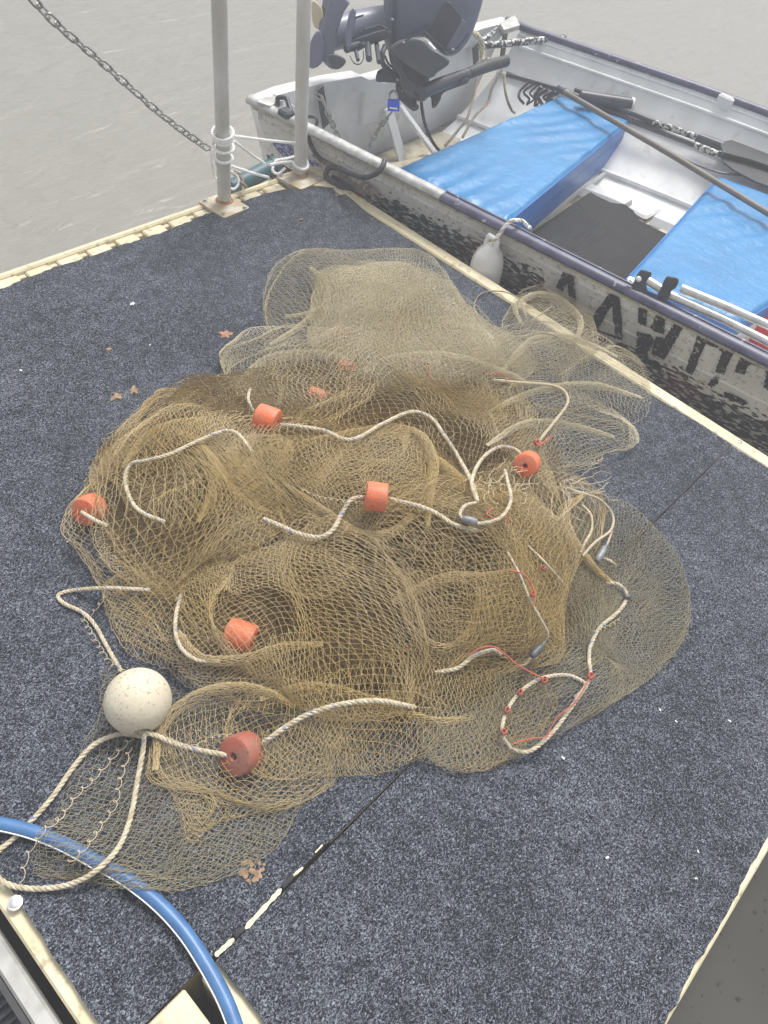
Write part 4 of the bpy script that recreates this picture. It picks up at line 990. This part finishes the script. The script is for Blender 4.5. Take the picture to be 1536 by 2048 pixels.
# benches
def cushion(TLf, TRf, NRr, NLr, zt, h, label, ext=.0):
    c = [P(*TLf, zt), P(*TRf, zt), P(*NRr, zt), P(*NLr, zt)]
    # run under the near gunwale
    c = [np.array(q) for q in c]
    n = 16; ring0 = []
    bd = []
    for i in range(4):
        a, b, d = c[i - 1], c[i], c[(i + 1) % 4]; u = (a - b) / np.linalg.norm(a - b); v = (d - b) / np.linalg.norm(d - b)
        bd += [b + u * .03, b + u * .008 + v * .008, b + v * .03]
    cen = sum(c) / 4
    def rg(s, z): return [(cen[0] + (p[0] - cen[0]) * s, cen[1] + (p[1] - cen[1]) * s, z) for p in bd]
    t = empty('bench_cushion', cen, label, 'cushion', 'blue boat cushions')
    # top as a fine grid with real creases
    N = 60; g_ = []; rs = np.random.RandomState(int(TLf[0]))
    for i in range(N + 1):
        for j in range(N + 1):
            u, v = i / N, j / N; p = (c[0] * (1 - u) + c[1] * u) * (1 - v) + (c[3] * (1 - u) + c[2] * u) * v
            e = min(u, 1 - u, v, 1 - v); edge = min(1, e / .035)
            z = zt + .004 * edge ** .5 - .012 * (1 - edge) ** 2
            X, Y = p[0], p[1]
            z += edge * (.0035 * math.sin(38 * (Y * .9 + X * .25) + 2.2 * math.sin(9 * X + 3 * Y)) * (.5 + .5 * math.sin(5 * X + 2 * Y + TLf[0])) + .0025 * math.sin(71 * (Y + .12 * X) + 3 * math.sin(6 * X)) * (.5 + .5 * math.sin(8 * X + 1.3)))
            g_.append((X, Y, z))
    fs = [(i * (N + 1) + j, (i + 1) * (N + 1) + j, (i + 1) * (N + 1) + j + 1, i * (N + 1) + j + 1) for i in range(N) for j in range(N)]
    MB().add(g_, fs).build('cushion_top', M_CUSH, t, True, recalc=False)
    mb = MB(); mb.loft([rg(1.0, zt - .011), rg(1.004, zt - .03), rg(1.0, zt - h * .6), rg(.985, zt - h)]); mb.build('cushion_side', M_CUSHD, t, True)
    mb = MB(); mb.loft([rg(1.0065, zt - h * .42), rg(1.0065, zt - h * .42 - .004)]); mb.build('side_seam', M_CUSHD, t, True)
    mb = MB(); r_ = [np.array(q) for q in rg(1.003, zt - .010)]; mb.tube(r_, .003, 6, closed=True); mb.build('piping', M_CUSHD, t, True)
    return c
c1_ = cushion((1125, 190), (1262, 239), (1010, 446), (790, 338), -.030, .17, 'long blue vinyl bench cushion at the stern end of the dinghy, beside the outboard')
c2_ = cushion((1440, 350), (1760, 470), (1484, 642), (1250, 560), -.030, .08, 'blue vinyl bench cushion at the right edge of the photo, under the silver tubes')
for c, y_ in ((c1_, 0), (c2_, 0)):
    c = [np.array(q) for q in c]; cen = sum(c) / 4; mb = MB()
    ring = [(cen[0] + (p[0] - cen[0]) * .96, cen[1] + (p[1] - cen[1]) * .93) for p in c]
    mb.loft([[(x, y, -.258) for x, y in ring], [(x, y, -.13) for x, y in ring]]); mb.build('bench', M_SILW, boat)
# white lip below the front of the stern cushion
a, b = P(1250, 322, -.215), P(1040, 448, -.215)
mb = MB(); mb.box((a + b) / 2 + np.array([-.0, -.004, 0]), (np.linalg.norm(a - b) * 1.25, .010, .018), [(a - b) / np.linalg.norm(a - b), np.cross([0, 0, 1], (a - b) / np.linalg.norm(a - b)), [0, 0, 1]]); mb.build('bench_lip', M_SILW, boat)
# mat
mp = [(1180, 385), (1200, 396), (1222, 406), (1250, 410), (1266, 422), (1278, 440), (1300, 453), (1352, 478), (1300, 560), (1230, 640), (1120, 570), (1040, 500), (1066, 463)]
t = empty('rubber_mat', (0, 0, 0), 'black ribbed rubber mat on the dinghy floor between the blue cushions', 'mat')
MB().slab([P(a, b, -.215)[:2] for a, b in mp], -.213, .008).build('mat_sheet', M_MAT, t)
mb = MB()
A = P(1066, 463, -.212); B = P(1180, 385, -.212); Cc = P(1352, 478, -.212)
for i in range(20):
    u = .04 + i * .023; s0 = A + (Cc - B) * u; e0 = s0 + (B - A) * (.62 + .05 * math.sin(i * 2)); mb.tube([s0 - (B - A) * .5, e0], .0020, 5)
mb.build('mat_ribs', M_BLACKR, t, True)
# oars
def bar(name, pts, r, m_, par, n=14): mb = MB(); mb.tube(pts, r, n); return mb.build(name, m_, par, True)
oz = -.02
oar = empty('oar', (0, 0, 0), 'upper oar with thick black grip, lying along the far side of the dinghy', 'oar')
bar('grip', [P(1160, 192, .02), P(1262, 208, .02)], .026, M_BLACKM, oar)
bar('grip_ring', [P(1260, 207, .02), P(1266, 208, .02)], .0275, M_SILW, oar)
bar('shaft', [P(1150, 180, -.0), P(1306, 244, -.005)], .014, M_BLACKM, oar)
bar('chipped_sleeve', [P(1306, 244, -.005), P(1396, 275, -.01)], .0142, M_CHIP, oar)
bar('collar', [P(1394, 274, -.01), P(1445, 293, -.01)], .020, M_BLACKM, oar)
def blade(par, px, z, th=.008):
    mb = MB(); mb.slab([P(a, b, z) for a, b in px], None, th); mb.build('blade', M_OARB, par, True)
blade(oar, [(1440, 284), (1462, 280), (1500, 278), (1600, 300), (1700, 340), (1690, 380), (1600, 352), (1500, 318), (1446, 304)], .005)
oar2 = empty('oar', (0, 0, 0), 'lower black oar with chipped white band, blade pointing right over the far bench', 'oar')
bar('shaft', [P(1012, 148, .0), P(1130, 182, -.01), P(1262, 241, -.03), P(1390, 290, -.03)], .0125, M_BLACKM, oar2)
bar('chipped_sleeve', [P(1390, 290, -.03), P(1446, 313, -.03)], .0145, M_CHIP, oar2)
blade(oar2, [(1440, 304), (1480, 300), (1560, 320), (1700, 380), (1690, 440), (1600, 395), (1510, 362), (1466, 338), (1446, 322)], -.02)
bp = empty('brown_pole', (0, 0, 0), 'long brown pole lying across both blue cushions inside the dinghy', 'pole')
bar('shaft', [P(1122, 180, .02), P(1340, 308, .02), P(1560, 441, .015), P(1800, 590, .01)], .0125, M_BROWN, bp)
bar('end_cap', [P(1116, 176, .02), P(1128, 184, .02)], .0145, M_BLACKM, bp)
tag(bar('cable', cr([P(1345, 305, -.05), P(1390, 328, -.06), P(1440, 345, -.05), P(1500, 352, -.04)], .01), .0045, M_BLACKM, None, 8), 'thin black cable sagging along the far side under the oars', 'cable')
# folded silver tubes with hinge and strap
fr = empty('folded_frame', (0, 0, 0), 'folded silver canopy tubes strapped in black on the near side of the dinghy', 'frame')
bar('tube', [P(1362, 576, .19), P(1450, 612, .19), P(1540, 652, .19), P(1800, 772, .19)], .0125, M_ALU, fr)
bar('tube', [P(1296, 561, .175), P(1340, 590, .165), P(1450, 640, .16), P(1540, 686, .16), P(1800, 815, .16)], .0125, M_ALU, fr)
HZ = lambda L: [(1180 + x / 4.315, 280 + y / 4.315) for x, y in L]
bolt(P(1277, 558, .185), .006, 'hinge_bolt', M_ALU, fr, (-.5, -.5, .8)); bolt(P(1262, 560, .165), .007, 'hinge_bolt', M_ALU, fr, (-.3, -.2, 1))
# red container
t = empty('fuel_container', (0, 0, 0), 'round red plastic container on the dinghy floor at the right edge', 'container')
c = P(1550, 632, -.17); mb = MB(); mb.lathe([(-.09, 0), (-.09, .10), (-.07, .125), (0, .13), (.06, .118), (.085, .08), (.09, .03), (.09, 0)], c, (0, 0, 1), 30); mb.build('body', M_REDP, t, True)
mb = MB(); mb.lathe([(0, 0), (0, .02), (.018, .019), (.02, 0)], c + np.array([-.03, .03, .088]), (0, 0, 1), 14); mb.build('cap', M_BLACKM, t, True)
# fender
t = empty('fender', (0, 0, 0), 'white bottle shaped fender squeezed between dock rim and dinghy, tied with rope', 'fender')
fx = P(980, 540, -.02); fx[0] = max(fx[0], XE + .034); fx = np.array([2.020, 1.205, -.035]); r_ = .056
mb = MB(); mb.lathe([(-.15, 0), (-.15, .02), (-.13, r_ * .8), (-.09, r_), (.02, r_), (.055, r_ * .95), (.085, r_ * .75), (.105, r_ * .42), (.115, r_ * .30), (.116, 0)], fx, (-.06, .0, 1), 32); mb.build('body', M_FEND, t, True)
for s_ in (-1, 1):
    mb = MB(); mb.tube([fx + np.array([.0 - .0066, s_ * .020, .095]), fx + np.array([-.008, s_ * .017, .135])], [.012, .009], 10); mb.build('lug', M_FEND, t, True)
mb = MB(); mb.tube([fx + np.array([-.007, -.02, .136]), fx + np.array([-.007, .02, .136])], .009, 10); mb.build('lug_bridge', M_FEND, t, True)
for k in range(5):
    a = math.radians(150 + k * 24); mb = MB(); mb.tube([fx + np.array([math.cos(a) * r_, math.sin(a) * r_, -.06]), fx + np.array([math.cos(a) * r_, math.sin(a) * r_, .0])], .004, 8); mb.build('rib', M_FEND, t, True)
fy = fx[1]
tag(twisted([fx + np.array([-.012, .004, .10]), fx + np.array([-.016, -.004, .125]), fx + np.array([-.012, -.018, .155]), (xn(fy) - .015, fy - .03, .165), (xn(fy) + .01, fy - .045, .172), (xn(fy) + .04, fy - .05, .16), (xn(fy) + .055, fy - .065, .145), (xn(fy) + .04, fy - .08, .152)], .0065, [M_WHITE, M_ROPE, M_WHITE], 'fender_line'), 'short pale rope tying the white fender over the gunwale', 'rope')

# ------------------------------------------------------------------ outboard motor
om = empty('outboard_motor', (2.7, 2.3, .1), 'grey blue outboard motor tilted up on the transom of the dinghy, padlocked', 'outboard motor')
om.location = (0, 0, 0)
def extr(name, px, anchor, z, depth, bev, m_, par, zlist=None):
    A = P(*anchor, z); n_ = A - CAMP; n_ /= np.linalg.norm(n_)
    def on(px_, off=0):
        v = R3 @ np.array([(px_[0] - CX) / F, (px_[1] - CY) / F, 1.]); return CAMP + v * (((A + n_ * off - CAMP) @ n_) / (v @ n_))
    pts = cr([on(q) for q in px], .012, True) if bev > .004 else np.array([on(q) for q in px])
    c = pts.mean(0)
    rings = []
    for t_ in np.linspace(0, math.pi / 2, 5): rings.append((1 - (1 - math.sin(t_)) , -depth / 2 + bev * (1 - math.sin(t_)), math.cos(t_)))
    R_ = []
    for ins, off in [(bev, -depth / 2), (bev * .45, -depth / 2 + bev * .12), (bev * .12, -depth / 2 + bev * .45), (0, -depth / 2 + bev), (0, depth / 2 - bev), (bev * .3, depth / 2 - bev * .3), (bev, depth / 2)]:
        d = pts - c; L = np.linalg.norm(d, axis=1)[:, None]; R_.append(c + d * np.maximum(.05, (L - ins) / L) + n_ * off)
    mb = MB(); mb.loft(R_); return mb.build(name, m_, par, True)
extr('cowling', [(772, -70), (770, 0), (768, 60), (776, 96), (790, 104), (822, 82), (850, 74), (872, 96), (892, 110), (915, 104), (938, 74), (955, 30), (966, -20), (960, -80), (900, -120), (810, -110)], (860, 40), .33, .30, .05, M_COWL, om)
extr('lower_cowl', [(780, 98), (800, 82), (840, 76), (868, 98), (893, 115), (896, 128), (874, 144), (858, 156), (820, 134), (800, 118), (786, 110)], (845, 118), .30, .24, .02, M_COWLD, om)
extr('handle_recess', [(893, 2), (902, 6), (924, 36), (925, 48), (892, 104), (884, 104), (860, 74), (858, 62), (884, 10)], (892, 55), .385, .016, .003, M_BLACKM, om)
extr('recess_rim', [(924, 36), (930, 44), (892, 112), (884, 104), (888, 103), (921, 47)], (900, 70), .392, .012, .003, M_COWL, om)
extr('cowl_band', [(783, -60), (792, -60), (792, 92), (784, 98)], (788, 20), .390, .02, .003, M_COWLD, om)
Lc = [P(790, 42, .33), P(740, 50, .31), P(700, 58, .30), P(655, 70, .29)]
mb = MB(); mb.tube(cr(Lc, .02), .058, 24); mb.build('leg', M_COWL, om, True)
extr('leg_fairing', [(700, 22), (712, 20), (706, 66), (700, 96), (694, 98), (690, 70)], (700, 60), .37, .05, .01, M_COWL, om)
extr('leg_lower', [(705, 80), (775, 58), (775, 76), (740, 90), (712, 104), (700, 98)], (740, 82), .30, .07, .012, M_COWLD, om)
extr('anti_ventilation_plate', [(690, -4), (700, 6), (690, 20), (676, 60), (668, 100), (672, 128), (664, 138), (645, 122), (638, 100), (646, 50), (660, 0), (676, -20)], (665, 60), .33, .05, .012, M_COWL, om)
extr('skeg', [(640, 60), (625, 74), (618, 100), (620, 136), (642, 128), (650, 100)], (635, 100), .27, .05, .01, M_COWL, om)
extr('gearcase', [(655, -30), (690, -30), (672, 40), (654, 92), (642, 88), (640, 40)], (660, 30), .26, .10, .03, M_COWL, om)
extr('propeller', [(624, 2), (636, 6), (646, 22), (645, 50), (634, 58), (625, 44)], (635, 30), .27, .03, .008, mat('cream_propeller', (.55, .45, .30), .5), om)
extr('fin', [(655, 112), (672, 108), (690, 118), (690, 128), (678, 138), (664, 136)], (672, 124), .28, .03, .008, M_COWLD, om)
mb = MB()
for (a, b, r_) in (((693, 98), (725, 88), .014), ((722, 92), (742, 84), .010), ((735, 84), (738, 118), .012), ((752, 80), (758, 124), .009), ((712, 104), (716, 120), .007), ((700, 66), (700, 92), .008)):
    mb.tube([P(*a, .30), P(*b, .29)], r_, 10)
mb.build('linkage', M_COWLD, om, True)
extr('cowl_seam', [(793, 92), (824, 70), (852, 62), (874, 84), (894, 98), (914, 94), (936, 66), (938, 69), (915, 98), (893, 102), (872, 88), (850, 66), (825, 74), (794, 96)], (850, 80), .405, .008, .001, M_BLACKM, om)
for px_, py_ in ((806, 86), (905, 100), (784, 40)):
    bolt(P(px_, py_, .41), .0045, 'cowl_screw', M_BLACKM, om, (-.45, -.35, .8), .002)
extr('panel_line', [(702, 24), (708, 22), (703, 62), (697, 64)], (702, 44), .375, .008, .001, M_BLACKM, om)
extr('trim_tab', [(708, 34), (728, 28), (726, 33), (712, 37), (706, 66), (702, 66)], (712, 45), .375, .008, .001, M_BLACKM, om)
mb = MB(); mb.tube(cr([P(728, 60, .36), P(760, 52, .37), P(776, 60, .37)], .01), .004, 6); mb.tube(cr([P(790, 112, .33), P(800, 124, .31), P(812, 150, .27), P(830, 168, .24)], .01), .005, 6); mb.tube(cr([P(770, 112, .30), P(776, 126, .27), P(790, 140, .24)], .01), .004, 6)
mb.build('wiring', M_BLACKR, om, True)
mb = MB(); mb.tube(cr([P(700, 112, .28), P(708, 126, .27), P(720, 128, .27), P(727, 116, .28), P(726, 102, .29)], .006), .0022, 6); mb.tube(cr([P(770, 92, .3), P(764, 110, .28), P(766, 128, .25), P(778, 140, .22)], .006), .010, 8); mb.build('cable', M_COWLD, om, True)
extr('swivel_bracket', [(778, 96), (800, 112), (840, 140), (858, 158), (850, 190), (826, 196), (806, 182), (798, 150), (782, 128)], (815, 150), .22, .12, .015, M_BLACKM, om)
extr('clamp_bracket', [(755, 142), (770, 136), (790, 140), (808, 150), (812, 170), (790, 166), (768, 164), (752, 162)], (780, 152), .17, .09, .015, M_BLACKM, om)
extr('clamp_arm', [(792, 166), (812, 168), (822, 196), (838, 212), (832, 222), (820, 218), (800, 200), (794, 190)], (812, 190), .12, .05, .010, M_BLACKM, om)
mb = MB(); mb.lathe([(-.02, 0), (-.02, .028), (.02, .028), (.02, 0)], P(842, 184, .19), (.4, .2, -.4), 16); mb.tube([P(828, 196, .14), P(828, 218, .12)], .011, 8); mb.tube([P(866, 190, .15), P(868, 214, .12)], .009, 8)
mb.tube([P(800, 176, .15), P(826, 172, .15)], .006, 8); mb.build('clamp_screw', M_BLACKM, om, True)
mb = MB(); mb.tube([P(795, 160, .18), P(802, 150, .19)], .006, 8); mb.tube(cr([P(802, 172, .16), P(812, 168, .17), P(812, 178, .16), P(803, 182, .15)], .004), .004, 6); mb.build('clamp_ring', M_ALUD, om, True)
til = bar('tiller', [P(842, 186, .20), P(880, 168, .21), P(938, 146, .215)], [.026, .024, .020], M_BLACKM, om, 16)
bar('tiller_grip', [P(936, 147, .215), P(975, 132, .22), P(1012, 122, .22)], [.021, .023, .022], M_BLACKR, om, 18)
extr('tiller_arm', [(862, 184), (930, 156), (935, 166), (886, 186), (880, 200), (872, 214), (866, 210), (862, 196)], (895, 178), .17, .03, .006, M_BLACKM, om)
tag(bar('fuel_line', cr([P(842, 196, .13), P(845, 225, .07), P(852, 255, .02), P(866, 285, -.04), P(882, 306, -.10)], .01), .0065, M_BLACKR, None, 10), 'black fuel line hanging from the motor down behind the stern cushion', 'hose')
pl_ = empty('padlock', (0, 0, 0), 'blue padlock hanging from the motor clamp', 'padlock')
extr('lock_body', [(775, 198), (799, 198), (799, 223), (775, 222)], (787, 210), .13, .03, .004, M_PADL, pl_)
mb = MB(); mb.tube(cr([P(779, 200, .135), P(779, 188, .15), P(787, 182, .155), P(794, 188, .15), P(795, 200, .135)], .004), .0045, 8); mb.build('shackle', M_ALU, pl_, True)
extr('lock_mark', [(779, 214), (795, 216), (795, 219), (779, 217)], (787, 216), .1485, .002, .0004, M_SPECK, pl_)
chain('motor_chain', [P(782, 226, .11), P(770, 240, .08), P(755, 262, .02), P(742, 284, -.02), P(735, 310, -.06)], .024, .006, .022, M_STEEL, 'rusty chain below the blue padlock, inside the stern')
chain('transom_chain', [P(632, 190, .13), P(645, 200, .12), P(655, 225, .08), P(668, 255, .02), P(678, 280, -.03)], .024, .006, .022, M_STEEL, 'chain hanging inside the stern beside the black strap')
tag(twisted([P(945, 62, .19), P(955, 72, .19), P(964, 90, .15), (P(966, 120, .10)), P(975, 118, .12)], .012, [M_ROPE], 'rope', strands_=3), 'thick cream rope bundle hanging over the transom by the far corner', 'rope')
for L_, lb in (([P(955, 150, .10), P(948, 190, .04), P(935, 235, -.02), P(915, 262, -.06), P(890, 292, -.10)], 'old brown rope hanging left of the far corner down to the stern cushion'),
               ([P(1004, 140, .08), P(985, 175, .02), (P(975, 205, -.03)), P(950, 232, -.06), P(925, 275, -.11)], 'knotted brown rope hanging from the tiller end to the stern cushion'),
               ([P(1008, 148, .06), P(1012, 190, .0), P(1022, 218, -.06), P(1030, 226, -.07)], 'short dark rope hanging by the far stern corner')):
    tag(twisted(L_, .0065, [M_ROPEO], 'rope'), lb, 'rope')
mb = MB()
rr = random.Random(9)
for k in range(8): x0 = 1044 + k * 8 + rr.uniform(-4, 4); mb.tube(cr([P(x0 + 14, 164 + k * 3, .0), P(x0 + rr.uniform(-9, 6), 182 + k * 2, -.04), P(x0 + rr.uniform(-8, 12), 196 + k, -.06), P(x0 - 3 + rr.uniform(-9, 9), 216 + rr.uniform(-9, 4), -.09)], .01), rr.uniform(.004, .009), 8)
tag(mb.build('tangled_line', M_BLACKM, None, True), 'dark tangled lines between far hull side and stern cushion', 'line', kind='stuff')

extr('hinge', HZ([(420,1140),(450,1118),(530,1140),(520,1185),(485,1225),(500,1370),(420,1330),(365,1290),(392,1190)]), (1285, 556), .172, .035, .005, M_BLACKM, fr)
extr('strap', HZ([(655,1185),(700,1178),(768,1200),(742,1275),(705,1300),(665,1390),(580,1355),(605,1290)]), (1336, 574), .205, .030, .006, M_BLACKR, fr)
# ------------------------------------------------------------------ lashing, bumper, stick and hook at the dock corner
def PP(B, D, px, py):
    z = zat(B[0], B[1], py); return B + D * z
pa, pb = PP(PB1, PD1, 440, 262), PP(PB1, PD1, 445, 322)
coil = []
for i in range(int(5.4 * 16)):
    t_ = i / 16; k = min(1, t_ / 5.4); f_ = [0, .06, .14, .30, .62, 1.0, 1.0][int(min(t_, 5))] + (t_ % 1) * ([.06, .08, .16, .32, .38, 0][int(min(t_, 5))] if t_ < 6 else 0)
    c = pa + (pb - pa) * min(1, f_); a = 2 * math.pi * t_ + 1.0; rr_ = .0275 + .006 * (.5 + .5 * math.sin(t_ * 2.1))
    coil.append(c + np.array([math.cos(a) * rr_, math.sin(a) * rr_, .010 * math.sin(a + 1)]))
c2t = PP(PB2, PD2, 601, 325)
tag(twisted(coil, .0050, [M_WHITE], 'lashing_rope'), 'white rope wound several times round the roped post', 'rope')
r2 = []
for i in range(22):
    a = math.radians(-200 + i * 15); r2.append(c2t + np.array([math.cos(a) * .029, math.sin(a) * .029, .012 * math.sin(a)]))
def seg(a, b, lb, sag=.01, r=.0050):
    m_ = (np.array(a) + np.array(b)) / 2 - np.array([0, 0, sag]); tag(twisted([a, m_, b], r, [M_WHITE], 'lashing_rope'), lb, 'rope')
tag(twisted([P(540, 330, .07)] + [P(560, 326, .07)] + r2[:18] + [P(570, 318, .06), P(552, 322, .06), P(545, 340, .04), P(556, 348, .03), P(570, 336, .05)], .0050, [M_WHITE], 'lashing_rope'), 'white rope looped round the foot of the corner post and the teal bumper', 'rope')
seg(P(466, 272, .20), PP(PB2, PD2, 600, 288), 'taut white rope running level from the roped post to the corner post', .002)
seg(P(468, 282, .19), P(530, 328, .07), 'white rope slanting down from the roped post to the bumper', .002)
seg(P(462, 332, .08), P(538, 355, .03), 'white rope running low over the teal bumper', .002)
tag(twisted([P(424, 290, .18), P(423, 320, .11), P(428, 350, .04), P(436, 362, .02)], .0045, [M_WHITE], 'lashing_rope'), 'white rope tail hanging left of the roped post', 'rope')
tag(twisted([P(460, 342, .06), P(474, 350, .05), P(478, 366, .03), P(468, 378, .015), P(455, 374, .02)], .0045, [M_WHITE], 'lashing_rope'), 'white rope loop dangling right of the roped post above its plate', 'rope')
tag(twisted([P(476, 362, .03), P(486, 375, .015), P(486, 392, .008)], .0045, [M_ROPE], 'lashing_rope'), 'cream rope tail lying on the slotted rim beside the roped post', 'rope')
t = empty('bumper', (0, 0, 0), 'teal rubber bumper tied across the dock corner between the two steel posts', 'bumper')
bar('bumper_tube', [P(462, 378, -.01), P(500, 357, .0), P(546, 333, .01)], .030, M_TEAL, t, 20); bar('end_ring', [P(544, 334, .01), P(552, 330, .012)], .032, M_TEAL, t, 20)
chain('shackle_chain', [P(468, 345, .05), P(480, 352, .045), P(484, 366, .03), P(494, 374, .02)], .016, .007, .022, mat('rusty_shackle', (.28, .22, .17), .6, .4, col2=(.36, .32, .27), scale=80), 'rusty shackle chain between the roped post and the teal bumper', 'shackle')
st = empty('mooring_stick', (0, 0, 0), 'mouldy pale stick wedged between dock corner and dinghy', 'stick')
bar('stick', cr([P(622, 303, .02), P(660, 328, .02), P(700, 352, .02), P(744, 384, .02)], .02), .013, M_STICK, st, 14)
hk = empty('mooring_snubber', (0, 0, 0), 'black rubber mooring snubber hooked over the near gunwale by the dock corner', 'snubber')
bar('hook', cr([P(769, 322, .16), P(764, 335, .15), P(750, 348, .13), (P(728, 354, .11)), P(700, 346, .09), P(672, 335, .06), P(656, 338, .04), P(652, 352, .02), P(668, 366, .01), P(690, 378, .0)], .008), .0095, M_BLACKR, hk, 12)
mb = MB(); a, b = P(655, 352, .0), P(700, 384, .0); d = (b - a); L = np.linalg.norm(d); d /= L
mb.box((a + b) / 2 + np.array([.012, 0, -.02]), (L * 1.05, .05, .05), [d, np.cross([0, 0, 1], d), [0, 0, 1]], bev=.014); mb.build('rubber_block', M_BLACKR, hk, True)
tag(bar('black_rope', cr([P(616, 262, .13), P(620, 285, .08), P(630, 305, .05), P(645, 322, .03)], .01), .008, M_BLACKR, None, 8), 'black rope hanging from the near gunwale to the snubber', 'rope')
mb = MB(); mb.box(P(716, 388, -.05), (.02, .05, .03), bev=.004); tag(mb.build('red_tag', M_REDP), 'small red tab between dock and dinghy near the stick', 'tag')

# ------------------------------------------------------------------ air
hm = bpy.data.materials.new('haze'); hm.use_nodes = True; t = hm.node_tree; t.nodes.clear()
o_ = t.nodes.new('ShaderNodeOutputMaterial'); v_ = t.nodes.new('ShaderNodeVolumePrincipled'); v_.inputs['Color'].default_value = (.93, .95, 1, 1); v_.inputs['Density'].default_value = .041; v_.inputs['Anisotropy'].default_value = 0
t.links.new(v_.outputs[0], o_.inputs['Volume'])
mb = MB(); mb.box((0, 0, (1.9 - 1.3) / 2), (124, 124, 1.9 + 1.3)); hz = mb.build('haze', hm); tag(hz, kind='stuff')
